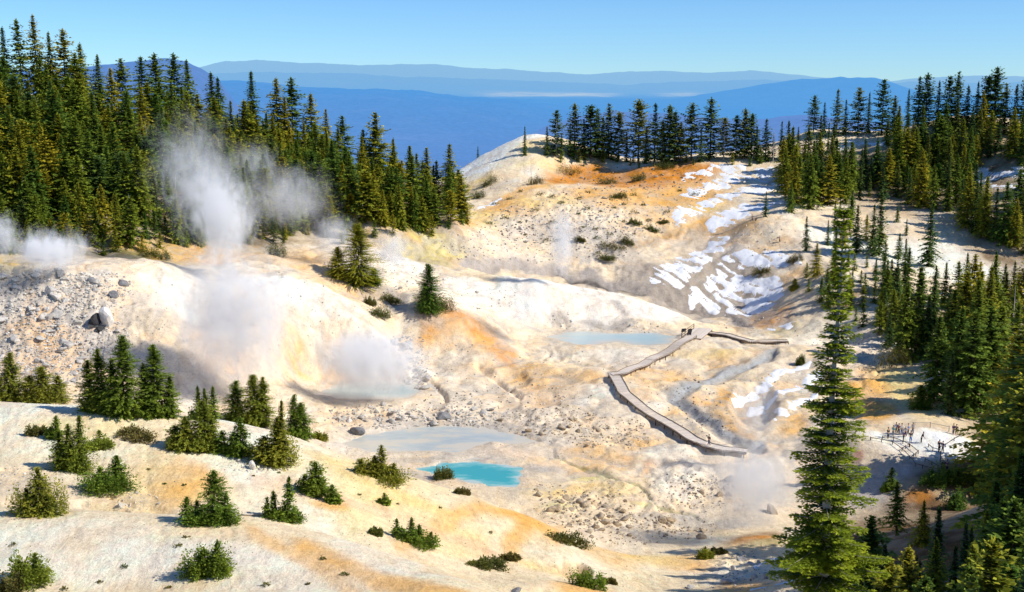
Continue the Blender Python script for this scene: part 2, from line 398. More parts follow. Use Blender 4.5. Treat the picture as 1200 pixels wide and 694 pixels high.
# wet pool rims, slopes and fine mottling
mix(full, WET*.45, (.55, .50, .43))
mix(full, np.clip(rocky*.35*(sstep(-.2, .8, n2)), 0, 1), GREY)
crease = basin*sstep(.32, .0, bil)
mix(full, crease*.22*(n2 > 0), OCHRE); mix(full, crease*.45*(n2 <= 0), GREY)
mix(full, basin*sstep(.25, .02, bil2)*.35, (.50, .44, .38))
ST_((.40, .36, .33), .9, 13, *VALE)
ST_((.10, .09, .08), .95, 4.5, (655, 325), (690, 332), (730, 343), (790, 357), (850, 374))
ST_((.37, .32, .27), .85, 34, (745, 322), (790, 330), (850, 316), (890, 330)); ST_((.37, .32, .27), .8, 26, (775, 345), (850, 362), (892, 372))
B((.90, .85, .78), .8, (620, 332, 40, 7), (690, 343, 50, 7), (760, 364, 50, 6), (560, 338, 40, 10), (470, 312, 26, 9), (330, 330, 60, 10))
B((.36, .33, .30), .75, (655, 371, 14, 10), (712, 381, 36, 6), (722, 360, 9, 5), (460, 345, 30, 8), (378, 400, 8, 18))
B((.92, .86, .74), 1, (1060, 303, 60, 15), (1120, 320, 44, 16), (1000, 292, 40, 14), (960, 276, 30, 12), (1150, 330, 30, 16), (1090, 306, 50, 12))
B((.90, .66, .30), 1, (1062, 452, 36, 24), (1085, 478, 24, 16), (1040, 440, 30, 16)); B((.80, .44, .12), .95, (1015, 462, 28, 22), (1030, 484, 22, 12))
B((.93, .90, .84), 1, (1085, 517, 55, 15), (1120, 526, 34, 14), (1030, 509, 26, 5)); B((.50, .46, .42), .8, (1045, 556, 34, 20), (1015, 575, 26, 20))
B((.90, .82, .66), .8, (1040, 360, 40, 14), (1060, 400, 40, 10), (960, 400, 40, 14))
ST_((.36, .36, .35), .9, 12, *STREAM); ST_((.40, .42, .44), .8, 5, *STREAM)
B((.44, .42, .39), .6, (800, 612, 60, 6), (860, 612, 40, 8), (640, 548, 26, 5), (560, 500, 60, 6))
COL *= np.array([1.13, 1.11, 1.07])
fine = fbm(XX/1.3, YY/1.3, 3, 47)
COL *= (1 + .10*fine + .07*n2 - .05*rocky*np.abs(fine))[..., None]
COL = np.clip(COL, .02, .95)

# ------------------------------------------------------------------ node helpers
def mat(name):
    m = bpy.data.materials.new(name); m.use_nodes = True
    nt = m.node_tree; b = nt.nodes['Principled BSDF']
    b.inputs['Specular IOR Level'].default_value = .15
    b.inputs['Roughness'].default_value = .9
    return m, nt, b
def node(nt, t, **kw):
    nd = nt.nodes.new(t)
    for k, v in kw.items():
        if hasattr(nd, k): setattr(nd, k, v)
        else: nd.inputs[k.replace('_', ' ')].default_value = v
    return nd
def link(nt, a, b): nt.links.new(a, b)
def ramp(nt, fac, stops):
    r = nt.nodes.new('ShaderNodeValToRGB'); e = r.color_ramp.elements
    while len(e) < len(stops): e.new(.5)
    for k, (p, c) in enumerate(stops):
        e[k].position = p; e[k].color = (*c, 1) if len(c) == 3 else c
    link(nt, fac, r.inputs[0]); return r
def mul(nt, a, b, fac=1.0, mode='MULTIPLY'):
    m = nt.nodes.new('ShaderNodeMix'); m.data_type = 'RGBA'; m.blend_type = mode
    m.inputs[0].default_value = fac
    link(nt, a, m.inputs[6]); link(nt, b, m.inputs[7]); return m.outputs[2]
def noise(nt, vec, scale, detail=4, rough=.55):
    nn = nt.nodes.new('ShaderNodeTexNoise'); nn.inputs['Scale'].default_value = scale
    nn.inputs['Detail'].default_value = detail; nn.inputs['Roughness'].default_value = rough
    if vec is not None: link(nt, vec, nn.inputs['Vector'])
    return nn.outputs['Fac']
def bump(nt, b, h, dist, strength=.6):
    bp = nt.nodes.new('ShaderNodeBump'); bp.inputs['Strength'].default_value = strength; bp.inputs['Distance'].default_value = dist
    link(nt, h, bp.inputs['Height']); link(nt, bp.outputs[0], b.inputs['Normal'])

def attr_ground_mat():
    m, nt, b = mat('hydrothermal ground')
    at = node(nt, 'ShaderNodeVertexColor', layer_name='Col')
    geo = nt.nodes.new('ShaderNodeNewGeometry'); P = geo.outputs['Position']
    f1 = ramp(nt, noise(nt, P, .8, 7, .7), [(.3, (.86, .83, .80)), (.52, (1, 1, 1)), (.75, (1.10, 1.09, 1.08))])
    f2 = ramp(nt, noise(nt, P, 4, 4, .75), [(.35, (.84, .82, .80)), (.5, (1, 1, 1)), (.7, (1.08, 1.08, 1.08))])
    c = mul(nt, mul(nt, at.outputs['Color'], f1.outputs[0]), f2.outputs[0])
    # gravel specks where the ground is stony, thin runnels washed down the smooth clay
    vo = nt.nodes.new('ShaderNodeTexVoronoi'); vo.inputs['Scale'].default_value = 1.5; vo.inputs['Randomness'].default_value = 1; link(nt, P, vo.inputs['Vector'])
    sp0 = ramp(nt, vo.outputs['Distance'], [(.0, (.42, .40, .37)), (.16, (.55, .52, .48)), (.26, (1, 1, 1))])
    sel = ramp(nt, noise(nt, P, .22, 4, .6), [(.44, (0, 0, 0)), (.58, (1, 1, 1))])
    am = node(nt, 'ShaderNodeMath', operation='MULTIPLY'); link(nt, at.outputs['Alpha'], am.inputs[0]); link(nt, sel.outputs[0], am.inputs[1])
    mxs = nt.nodes.new('ShaderNodeMix'); mxs.data_type = 'RGBA'; mxs.blend_type = 'MULTIPLY'; link(nt, am.outputs[0], mxs.inputs[0]); link(nt, c, mxs.inputs[6]); link(nt, sp0.outputs[0], mxs.inputs[7])
    mp = nt.nodes.new('ShaderNodeMapping'); mp.inputs['Rotation'].default_value = (0, 0, R(38)); mp.inputs['Scale'].default_value = (.55, .10, .3); link(nt, P, mp.inputs[0])
    rn = noise(nt, mp.outputs[0], 1.0, 7, .7)
    c = mul(nt, mxs.outputs[2], ramp(nt, rn, [(.34, (.93, .88, .80)), (.5, (1, 1, 1)), (.7, (1.03, 1.03, 1.02))]).outputs[0])
    link(nt, c, b.inputs['Base Color'])
    h = node(nt, 'ShaderNodeMath', operation='ADD')
    link(nt, noise(nt, P, .8, 9, .68), h.inputs[0])
    h2 = node(nt, 'ShaderNodeMath', operation='MULTIPLY_ADD'); h2.inputs[1].default_value = .35
    link(nt, noise(nt, P, 5, 8, .8), h2.inputs[0]); iv = node(nt, 'ShaderNodeMath', operation='SUBTRACT'); iv.inputs[0].default_value = .9; link(nt, at.outputs['Alpha'], iv.inputs[1]); iv2 = node(nt, 'ShaderNodeMath', operation='MULTIPLY'); link(nt, iv.outputs[0], iv2.inputs[0]); link(nt, rn, iv2.inputs[1]); link(nt, iv2.outputs[0], h2.inputs[2]); link(nt, h2.outputs[0], h.inputs[1])
    bump(nt, b, h.outputs[0], .7, .55)
    b.inputs['Roughness'].default_value = .95; b.inputs['Specular IOR Level'].default_value = .08
    return m

def grid_mesh(name, X, Y, Zz, col=None, smooth=True, alpha=None):
    nl, na = X.shape
    me = bpy.data.meshes.new(name)
    me.vertices.add(nl*na)
    me.vertices.foreach_set('co', np.stack([X, Y, Zz], -1).astype(np.float32).ravel())
    j, i = np.meshgrid(np.arange(nl-1), np.arange(na-1), indexing='ij')
    q = np.stack([j*na+i, j*na+i+1, (j+1)*na+i+1, (j+1)*na+i], -1).reshape(-1, 4)
    me.loops.add(q.size); me.polygons.add(len(q))
    me.loops.foreach_set('vertex_index', q.ravel().astype(np.int32))
    me.polygons.foreach_set('loop_start', np.arange(0, q.size, 4, dtype=np.int32))
    me.polygons.foreach_set('use_smooth', np.full(len(q), smooth))
    me.update()
    if col is not None:
        ca = me.color_attributes.new('Col', 'FLOAT_COLOR', 'POINT')
        ca.data.foreach_set('color', np.concatenate([col, (np.ones((*col.shape[:2], 1)) if alpha is None else alpha[..., None])], -1).astype(np.float32).ravel())
    return me

def tag(o, label=None, cat=None, group=None, kind=None):
    if label: o['label'] = label
    if cat: o['category'] = cat
    if group: o['group'] = group
    if kind: o['kind'] = kind
    return o
def obj(name, me, m=None, parent=None):
    o = bpy.data.objects.new(name, me); C.objects.link(o)
    if m is not None and len(me.materials) == 0: me.materials.append(m)
    if parent is not None: o.parent = parent
    return o
def empty(name, loc=(0, 0, 0), rz=0):
    o = bpy.data.objects.new(name, None); C.objects.link(o); o.location = loc; o.rotation_euler = (0, 0, rz); o.empty_display_size = .3
    return o
def mesh_np(name, V, faces, smooth=False, col=None):
    """V (n,3); faces: list of (m,k) integer arrays"""
    me = bpy.data.meshes.new(name); V = np.asarray(V, np.float32)
    me.vertices.add(len(V)); me.vertices.foreach_set('co', V.ravel())
    faces = [np.asarray(f) for f in faces if len(f)]
    idx = np.concatenate([f.ravel() for f in faces]).astype(np.int32)
    sizes = np.concatenate([np.full(len(f), f.shape[1]) for f in faces])
    st = np.concatenate([[0], np.cumsum(sizes)[:-1]]).astype(np.int32)
    me.loops.add(len(idx)); me.loops.foreach_set('vertex_index', idx)
    me.polygons.add(len(sizes)); me.polygons.foreach_set('loop_start', st)
    me.polygons.foreach_set('use_smooth', np.full(len(sizes), smooth))
    me.update(); me.validate()
    if col is not None:
        ca = me.color_attributes.new('Col', 'FLOAT_COLOR', 'POINT')
        ca.data.foreach_set('color', np.concatenate([col, np.ones((len(col), 1))], -1).astype(np.float32).ravel())
    return me

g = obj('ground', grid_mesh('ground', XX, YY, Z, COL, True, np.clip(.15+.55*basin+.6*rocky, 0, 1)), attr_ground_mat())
tag(g, 'bare cream, ochre and grey hydrothermal ground of the basin', kind='structure')

# ------------------------------------------------------------------ far country: forested valley and ranges to the horizon
fa = np.linspace(-1.3, 1.3, 900)
fl = np.linspace(math.log(7.9), math.log(1500), 520)
FA, FLn = np.meshgrid(fa, fl); FY = np.exp(FLn)*100; FX = FA*FY
def tprof(pts):
    r = [ray(*p) for p in pts]; return np.interp(FA, [q[0] for q in r], [q[1] for q in r])
floor_t = np.interp(FLn, np.log(np.array([7.5, 15, 30, 60, 150, 300, 600, 1500])), [.24, .16, .078, .036, .0120, .0068, .0032, .0013])
far_floor = CAM_Z - floor_t*FY
far_z = far_floor.copy()
def ridge(Yk, prof, wf, wb, rough, seed):
    global far_z
    Lk = math.log(Yk/100) + .05*perlin(FA*6, FA*0+seed, seed)
    tk = tprof(prof) + rough*fbm(FA*14, FLn*3, 6, seed, .55)*.001
    zc = CAM_Z - tk*Yk
    w = np.where(FLn < Lk, wf, wb)
    env = np.exp(-((FLn-Lk)/w)**2)
    base = CAM_Z - np.interp(math.log(Yk/100), fl, floor_t[:, 0])*Yk
    far_z = np.maximum(far_z, far_floor + (zc-base)*env)
ridge(60000, [(-600, 86), (0, 84), (160, 82), (230, 80), (262, 73), (310, 71), (360, 74), (420, 76), (510, 75), (540, 79), (600, 81), (640, 85), (690, 87), (760, 84), (830, 84), (880, 82), (930, 88), (970, 93), (1040, 95), (1100, 91), (1140, 87), (1180, 90), (1230, 93), (1400, 88), (1800, 92)], .10, .3, 1.6, 51)
ridge(38000, [(-600, 90), (100, 90), (260, 86), (330, 84), (420, 88), (500, 90), (560, 93), (640, 97), (740, 99), (800, 96), (860, 93), (930, 94), (1000, 97), (1200, 96), (1800, 95)], .10, .2, 1.6, 52)
ridge(16000, [(-600, 118), (780, 118), (815, 113), (850, 107), (900, 98), (940, 93), (970, 92), (978, 90), (987, 89), (995, 91), (1025, 90), (1045, 96), (1080, 108), (1120, 114), (1800, 116)], .10, .2, .8, 53)
ridge(5200, [(-600, 92), (150, 95), (250, 95), (330, 99), (400, 103), (470, 106), (540, 112), (600, 117), (650, 124), (720, 136), (800, 150), (900, 158), (1800, 160)], .55, .12, 2.5, 54)
ridge(8500, [(-600, 122), (520, 122), (580, 121), (622, 116), (660, 122), (740, 124), (860, 124), (960, 128), (1800, 128)], .3, .12, .8, 55)
ridge(2500, [(-600, 180), (560, 190), (640, 150), (690, 135), (720, 130), (760, 134), (850, 138), (950, 135), (1100, 150), (1800, 160)], .3, .2, 2.5, 56)
ridge(2600, [(-600, 120), (100, 78), (160, 70), (195, 68), (215, 71), (236, 79), (256, 92), (276, 120), (310, 160), (450, 210), (1800, 220)], .3, .2, 2.0, 57)
far_z += np.clip(FY/6000, .2, 8)*3.2*fbm(FA*60, FLn*22, 5, 58, .6)
far_z[0] = np.minimum(far_z[0], CAM_Z-.25*790)
def far_mat():
    m = bpy.data.materials.new('hazy forest country'); m.use_nodes = True; nt = m.node_tree
    b = nt.nodes['Principled BSDF']; out = nt.nodes['Material Output']; b.inputs['Specular IOR Level'].default_value = 0
    geo = nt.nodes.new('ShaderNodeNewGeometry'); P = geo.outputs['Position']
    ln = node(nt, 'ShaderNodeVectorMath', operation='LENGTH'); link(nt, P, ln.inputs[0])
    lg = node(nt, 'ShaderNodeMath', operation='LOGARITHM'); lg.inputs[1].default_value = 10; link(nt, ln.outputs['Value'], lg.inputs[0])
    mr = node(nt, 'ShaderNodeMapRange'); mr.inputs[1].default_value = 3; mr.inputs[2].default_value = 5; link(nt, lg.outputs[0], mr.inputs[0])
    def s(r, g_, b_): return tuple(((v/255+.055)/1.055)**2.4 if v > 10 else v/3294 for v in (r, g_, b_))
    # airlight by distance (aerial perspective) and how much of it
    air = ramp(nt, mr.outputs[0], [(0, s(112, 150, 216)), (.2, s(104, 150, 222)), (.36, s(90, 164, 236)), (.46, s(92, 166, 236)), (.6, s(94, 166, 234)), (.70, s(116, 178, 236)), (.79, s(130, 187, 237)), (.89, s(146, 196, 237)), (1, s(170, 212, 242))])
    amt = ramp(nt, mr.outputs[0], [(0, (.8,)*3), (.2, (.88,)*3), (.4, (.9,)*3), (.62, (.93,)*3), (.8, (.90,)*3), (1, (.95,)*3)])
    va = node(nt, 'ShaderNodeVectorMath', operation='DIVIDE'); link(nt, P, va.inputs[0])
    cb = nt.nodes.new('ShaderNodeCombineXYZ'); [link(nt, ln.outputs['Value'], cb.inputs[k]) for k in range(3)]
    link(nt, cb.outputs[0], va.inputs[1])
    nz = noise(nt, P, .004, 10, .7)
    alb = ramp(nt, nz, [(.35, (.02, .04, .03)), (.52, (.06, .09, .05)), (.62, (.16, .15, .10)), (.75, (.45, .38, .32))])
    link(nt, alb.outputs[0], b.inputs['Base Color'])
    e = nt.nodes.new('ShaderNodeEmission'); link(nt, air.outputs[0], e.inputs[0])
    tex = ramp(nt, noise(nt, P, .05, 7, .85), [(.32, (.84,)*3), (.5, (1.,)*3), (.68, (1.12,)*3)])
    pa = node(nt, 'ShaderNodeVertexColor', layer_name='Col'); pm = nt.nodes.new('ShaderNodeMix'); pm.data_type = 'RGBA'
    sp_ = nt.nodes.new('ShaderNodeSeparateColor'); link(nt, pa.outputs['Color'], sp_.inputs[0]); link(nt, sp_.outputs[0], pm.inputs[0])
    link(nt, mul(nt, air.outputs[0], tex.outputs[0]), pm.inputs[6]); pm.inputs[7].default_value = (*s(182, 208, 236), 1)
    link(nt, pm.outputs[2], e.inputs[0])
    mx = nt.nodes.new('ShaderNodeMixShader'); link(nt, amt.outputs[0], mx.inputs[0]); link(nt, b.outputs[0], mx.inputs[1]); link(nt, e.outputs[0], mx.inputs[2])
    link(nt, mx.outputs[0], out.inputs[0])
    return m
pale = np.zeros((*FX.shape, 3)); fpx = 600+F*FA
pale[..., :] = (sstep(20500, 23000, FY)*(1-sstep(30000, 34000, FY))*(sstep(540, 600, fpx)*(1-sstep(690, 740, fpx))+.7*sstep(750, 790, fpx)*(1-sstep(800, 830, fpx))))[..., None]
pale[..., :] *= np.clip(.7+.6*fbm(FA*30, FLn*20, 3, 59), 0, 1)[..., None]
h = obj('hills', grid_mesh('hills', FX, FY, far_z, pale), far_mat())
tag(h, 'blue hazy forested valley and mountain ranges beyond the basin', kind='structure')

# ------------------------------------------------------------------ light
SUN_EL, SUN_AZ = R(41), R(106)      # azimuth clockwise from the view direction (+Y)
sd = Vector((math.sin(SUN_AZ)*math.cos(SUN_EL), math.cos(SUN_AZ)*math.cos(SUN_EL), math.sin(SUN_EL)))
sl_ = bpy.data.lights.new('sun', 'SUN'); sl_.energy = 5.0; sl_.angle = R(.5); sl_.color = (1, .95, .86)
so = bpy.data.objects.new('sun', sl_); C.objects.link(so); so.rotation_euler = sd.to_track_quat('Z', 'Y').to_euler()
w = bpy.data.worlds.new('World'); bpy.context.scene.world = w; w.use_nodes = True
nt = w.node_tree; bg = nt.nodes['Background']
sky = nt.nodes.new('ShaderNodeTexSky'); sky.sky_type = 'NISHITA'; sky.sun_disc = False
sky.sun_elevation = SUN_EL; sky.sun_rotation = SUN_AZ; sky.altitude = 2500; sky.air_density = 1.0; sky.dust_density = .1; sky.ozone_density = 2
tint = nt.nodes.new('ShaderNodeMix'); tint.data_type = 'RGBA'; tint.blend_type = 'MULTIPLY'; tint.inputs[0].default_value = 1
nt.links.new(sky.outputs[0], tint.inputs[6]); tint.inputs[7].default_value = (.465, .712, .99, 1)
nt.links.new(tint.outputs[2], bg.inputs[0]); bg.inputs[1].default_value = .145
sc = bpy.context.scene
sc.render.engine = 'CYCLES'
sc.view_settings.view_transform = 'Standard'; sc.view_settings.look = 'None'; sc.view_settings.exposure = 0; sc.view_settings.gamma = 1
sc.cycles.use_denoising = True
sc.cycles.max_bounces = 6; sc.cycles.diffuse_bounces = 3; sc.cycles.transparent_max_bounces = 12; sc.cycles.volume_bounces = 8
# ------------------------------------------------------------------ plant materials
def needle_mat(name, c0, c1, c2, trans=.32):
    m, nt, b = mat(name)
    at = node(nt, 'ShaderNodeVertexColor', layer_name='Col')
    oi = nt.nodes.new('ShaderNodeObjectInfo')
    geo = nt.nodes.new('ShaderNodeNewGeometry')
    tr = ramp(nt, oi.outputs['Random'], [(0, c0), (.55, c1), (1, c2)])
    cl = ramp(nt, noise(nt, geo.outputs['Position'], .9, 3, .6), [(.3, (.62, .68, .70)), (.55, (1, 1, 1)), (.75, (1.45, 1.3, 1.0))])
    c = mul(nt, mul(nt, tr.outputs[0], at.outputs['Color']), cl.outputs[0])
    link(nt, c, b.inputs['Base Color']); b.inputs['Roughness'].default_value = .7
    t = nt.nodes.new('ShaderNodeBsdfTranslucent'); link(nt, c, t.inputs[0])
    mx = nt.nodes.new('ShaderNodeMixShader'); mx.inputs[0].default_value = trans
    link(nt, b.outputs[0], mx.inputs[1]); link(nt, t.outputs[0], mx.inputs[2]); link(nt, mx.outputs[0], nt.nodes['Material Output'].inputs[0])
    return m
def simple_mat(name, c0, c1, scale=3, rough=.9, bdist=0):
    m, nt, b = mat(name)
    tc = nt.nodes.new('ShaderNodeTexCoord')
    nz = noise(nt, tc.outputs['Object'], scale, 5, .65)
    link(nt, ramp(nt, nz, [(.3, c0), (.7, c1)]).outputs[0], b.inputs['Base Color']); b.inputs['Roughness'].default_value = rough
    if bdist: bump(nt, b, nz, bdist)
    return m
M_FIR = needle_mat('fir needles', (.110, .220, .032), (.240, .320, .030), (.450, .420, .032))
M_RIDGE = needle_mat('ridge conifer needles', (.085, .170, .050), (.145, .230, .048), (.270, .300, .045))
M_DWARF = needle_mat('dwarf hemlock needles', (.160, .270, .032), (.210, .300, .034), (.300, .330, .040))
M_BIG = needle_mat('tall fir needles', (.34, .44, .03), (.34, .44, .03), (.34, .44, .03), .45)
M_SHRUB = needle_mat('shrub leaves', (.11, .15, .025), (.15, .16, .04), (.18, .16, .045), .2)
M_BARK = simple_mat('bark', (.09, .06, .04), (.24, .17, .12), 4, .95, .02)
M_DEAD = simple_mat('weathered dead wood', (.35, .31, .27), (.62, .57, .5), 5, .9, .01)

# ------------------------------------------------------------------ conifers
def tube(P, rad, sides=6):
    P = np.asarray(P, float); n_ = len(P); V = []; d = np.gradient(P, axis=0)
    for k in range(n_):
        t = d[k]/max(np.linalg.norm(d[k]), 1e-9); ref = np.array([1, 0, 0]) if abs(t[0]) < .8 else np.array([0, 1, 0])
        u = np.cross(t, ref); u /= np.linalg.norm(u); v = np.cross(t, u)
        for s in range(sides):
            an = 2*math.pi*s/sides; V.append(P[k]+rad[k]*(math.cos(an)*u+math.sin(an)*v))
    q = []
    for k in range(n_-1):
        for s in range(sides):
            q.append((k*sides+s, k*sides+(s+1) % sides, (k+1)*sides+(s+1) % sides, (k+1)*sides+s))
    return np.array(V), np.array(q)
class Bag:
    def __init__(s): s.V = []; s.F = {}; s.n = 0; s.c = []
    def add(s, V, F, col=None):
        F = np.asarray(F); s.F.setdefault(F.shape[1], []).append(F+s.n); s.V.append(np.asarray(V, float)); s.n += len(V)
        s.c.append(np.ones((len(V), 3)) if col is None else col)
    def mesh(s, name, smooth=False, col=False):
        return mesh_np(name, np.concatenate(s.V), [np.concatenate(v) for v in s.F.values()], smooth, np.concatenate(s.c) if col else None)

def diamonds(base, dirv, up, length, width, shade, rg):
    """leaf sprays: (n,3) base, direction and up; a kinked diamond each"""
    n_ = len(base)
    side = np.cross(dirv, up); side /= np.maximum(np.linalg.norm(side, axis=1, keepdims=True), 1e-6)
    L_ = length[:, None]; W_ = width[:, None]
    sag = np.array([0, 0, -1.])*L_*rg.uniform(0, .25, (n_, 1))
    p1 = base + dirv*L_*.45 + side*W_ + up*L_*rg.uniform(-.12, .02, (n_, 1))
    p2 = base + dirv*L_ + sag
    p3 = base + dirv*L_*.45 - side*W_ + up*L_*rg.uniform(-.12, .02, (n_, 1))
    V = np.stack([base, p1, p2, p3], 1).reshape(-1, 3)
    F = np.arange(4*n_).reshape(-1, 4)
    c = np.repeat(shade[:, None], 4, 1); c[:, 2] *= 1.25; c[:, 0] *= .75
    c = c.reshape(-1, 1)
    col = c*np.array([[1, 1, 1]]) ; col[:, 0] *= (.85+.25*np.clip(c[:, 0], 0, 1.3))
    return V, F, np.clip(col, .1, 2)

def conifer_crown(bag, h, rad, seed, base=.06, gap=.5, per=6, droop=.15, sub=3, power=.85, origin=(0, 0, 0), spray=.42, ragged=.3, lean=(0, 0), top_open=0.):
    rg = np.random.default_rng(seed); O = np.array(origin, float)
    zs = []; z = base*h
    while z < h*.975:
        zs.append(z); z += gap*rg.uniform(.7, 1.3)*(.45+.75*(1-z/h))
    Bs, Ds, Us, Ls, Ws, Sh = [], [], [], [], [], []
    for z in zs:
        f = 1-z/h
        k = max(3, int(round(per*rg.uniform(.75, 1.25))))
        if rg.random() < top_open*(1-f): k = max(2, k//2)
        a0 = rg.uniform(0, 6.28)
        for q in range(k):
            an = a0+q*2*math.pi/k+rg.uniform(-.35, .35)
            lb = rad*(f**power)*rg.uniform(1-ragged*1.3, 1+ragged*.6) * (1 if f > .12 else 1.0) + .04*rad
            low = sstep(0, .25, 1-f)*.35+.65 if base < .15 else 1
            lb *= low*(1+.22*math.sin(z*(2.1+.3*(seed%5))+an*(1+seed%2))*(1 if f < .85 else 0))
            if rg.random() < .06: lb *= .3
            el = .55*(1-f)**2 - droop*f + rg.uniform(-.14, .14)
            d = np.array([math.cos(an)*math.cos(el), math.sin(an)*math.cos(el), math.sin(el)])
            zq = min(max(z+gap*rg.uniform(-.75, .75)*min(1, 4*f), 0), h*.975)
            P0 = O+np.array([lean[0]*zq/h, lean[1]*zq/h, zq])
            ns = max(2, int(lb/(spray*.55)))
            for s in np.linspace(.18 if f > .3 else .05, 1, ns):
                p = P0+d*lb*s+np.array([0, 0, -droop*.5*lb*s*s])
                shd = (.28+.92*s)*rg.uniform(.7, 1.25)  # crown shading painted in: inner sprays darker, tips brighter
                for r_ in range(sub):
                    aa = an+(rg.uniform(.5, 1.15)*(1 if r_ % 2 else -1) if r_ < 2 else rg.uniform(-.25, .25))
                    ee = el+rg.uniform(-.35, .25)
                    Bs.append(p+rg.normal(0, .04, 3)); Ds.append((math.cos(aa)*math.cos(ee), math.sin(aa)*math.cos(ee), math.sin(ee)))
                    Us.append((rg.normal(0, .35), rg.normal(0, .35), 1)); l_ = spray*rg.uniform(.7, 1.3)*(1-.35*s)*min(1, .32+lb/(1.4*spray)*.55)
                    Ls.append(l_); Ws.append(l_*rg.uniform(.24, .4)); Sh.append(shd)
    # leader
    for _ in range(6):
        Bs.append(O+np.array([lean[0], lean[1], h*rg.uniform(.93, .985)])); an = rg.uniform(0, 6.28); Ds.append((.25*math.cos(an), .25*math.sin(an), .95)); Us.append((math.cos(an+1.5), math.sin(an+1.5), .1))
        Ls.append(spray*.8); Ws.append(spray*.14); Sh.append(1.)
    Us = np.array(Us); Us /= np.linalg.norm(Us, axis=1, keepdims=True)
    bag.add(*diamonds(np.array(Bs), np.array(Ds), Us, np.array(Ls), np.array(Ws), np.array(Sh), rg))

def bush_crown(bag, rx, ry, hz, n_, seed, spray=.4, origin=(0, 0, 0), upright=.5):
    rg = np.random.default_rng(seed); O = np.array(origin, float)
    th = rg.uniform(0, 2*math.pi, n_); u = rg.random(n_); rr = np.sqrt(rg.uniform(.15, 1, n_))
    lump = 1+.28*np.sin(3*th+seed)+.2*np.sin(5*th+2.3*seed)+.15*np.sin(9*u*3+th*2)
    z = hz*(u**.8)*rr*lump; r0 = np.sqrt(np.clip(1-(u*.96)**2, 0, 1))*rr*lump
    Pp = np.stack([rx*r0*np.cos(th), ry*r0*np.sin(th), z], 1)
    D = np.stack([np.cos(th)*(1-u*.6), np.sin(th)*(1-u*.6), upright*(.3+u)+0*u], 1)+rg.normal(0, .35, (n_, 3)); D /= np.linalg.norm(D, axis=1, keepdims=True)
    U = np.stack([rg.normal(0, .5, n_), rg.normal(0, .5, n_), np.ones(n_)], 1); U /= np.linalg.norm(U, axis=1, keepdims=True)
    L_ = spray*rg.uniform(.6, 1.3, n_)
    bag.add(*diamonds(Pp+O, D, U, L_, L_*rg.uniform(.22, .38, n_), (.4+.7*rr)*rg.uniform(.75, 1.2, n_), rg))  # inner leaves painted darker to shade the bush

def conifer_parts(kind, h, rad, seed, needles, **kw):
    t = Bag()
    rt = h*.014+.05; lean = kw.get('lean', (0, 0)); rg = np.random.default_rng(seed)
    zz = np.linspace(-.6, h*.97, 9)
    P = np.stack([lean[0]*np.maximum(zz, 0)/h+.02*rg.normal(size=9), lean[1]*np.maximum(zz, 0)/h+.02*rg.normal(size=9), zz], 1)
    t.add(*tube(P, rt*(1-.93*(np.maximum(zz, 0)/h))*np.where(zz < 0, 1.3, 1), 7))
    for k in range(int(h*.7)):     # bare limbs along the lower bole
        z = h*rg.uniform(.05, .5); an = rg.uniform(0, 6.28); l_ = rad*rg.uniform(.3, .7)
        p0 = np.array([lean[0]*z/h, lean[1]*z/h, z]); t.add(*tube([p0, p0+np.array([math.cos(an)*l_*.5, math.sin(an)*l_*.5, .02]), p0+np.array([math.cos(an)*l_, math.sin(an)*l_, -.1*l_])], [.04, .025, .008], 4))
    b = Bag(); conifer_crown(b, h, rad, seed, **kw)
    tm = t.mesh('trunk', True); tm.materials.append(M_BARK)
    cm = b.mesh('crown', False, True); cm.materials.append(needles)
    return tm, cm
def plant(name, meshes, loc, rz=0, scale=1, label=None, cat='tree', group=None, partnames=('trunk', 'crown')):
    e = empty(name, loc, rz); e.scale = (scale,)*3 if not isinstance(scale, tuple) else scale
    for pn, me in zip(partnames, meshes): obj(pn, me, None, e)
    return tag(e, label, cat, group)

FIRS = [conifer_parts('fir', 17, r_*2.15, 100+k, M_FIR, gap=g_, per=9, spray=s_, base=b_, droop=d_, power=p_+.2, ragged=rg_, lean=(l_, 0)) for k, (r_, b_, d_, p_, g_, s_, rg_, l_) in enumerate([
    (2.5, .03, .25, .9, .50, .85, .5, 0), (2.1, .05, .35, .8, .46, .75, .4, .3), (2.9, .02, .15, 1., .55, .95, .6, 0), (1.9, .08, .3, .75, .48, .8, .6, -.4), (2.7, .10, .2, .7, .6, 1.0, .7, .2),
    (2.3, .04, .4, 1., .46, .8, .45, 0), (3.0, .04, .1, .75, .62, 1.05, .75, -.2), (2.0, .12, .25, .6, .58, .9, .8, .5), (2.6, .03, .3, 1.15, .5, .85, .5, 0), (1.7, .02, .3, .9, .44, .7, .45, .2)])]
OPEN = [conifer_parts('pine', 17, r_*1.75, 200+k, M_RIDGE, gap=.6, per=8, spray=1.1, base=b_, droop=.05, power=p_, ragged=.45, top_open=.4) for k, (r_, b_, p_) in enumerate([(2.7, .06, .6), (2.4, .04, .65), (3.0, .12, .55), (2.1, .03, .75), (2.6, .16, .6), (2.3, .08, .9)])]
SLIM = [conifer_parts('hemlock', 15, r_*1.75, 300+k, M_RIDGE, gap=.46, per=8, spray=.8, base=.03, droop=.35, power=1.0, ragged=.4) for k, r_ in enumerate([1.5, 1.25, 1.7, 1.4])]
YOUNG = [conifer_parts('young', 5, r_*1.3, 400+k, M_FIR, gap=.3, per=7, spray=.5, base=.0, droop=.2, power=.8, ragged=.35) for k, r_ in enumerate([1.1, .95, 1.3])]
PINES = [conifer_parts('pine', 15, r_*1.25, 500+k, M_FIR, gap=.62, per=8, spray=.95, base=b_, droop=.0, power=p_, ragged=.5) for k, (r_, b_, p_) in enumerate([(3.1, .14, .5), (3.4, .1, .55), (2.8, .2, .45)])]

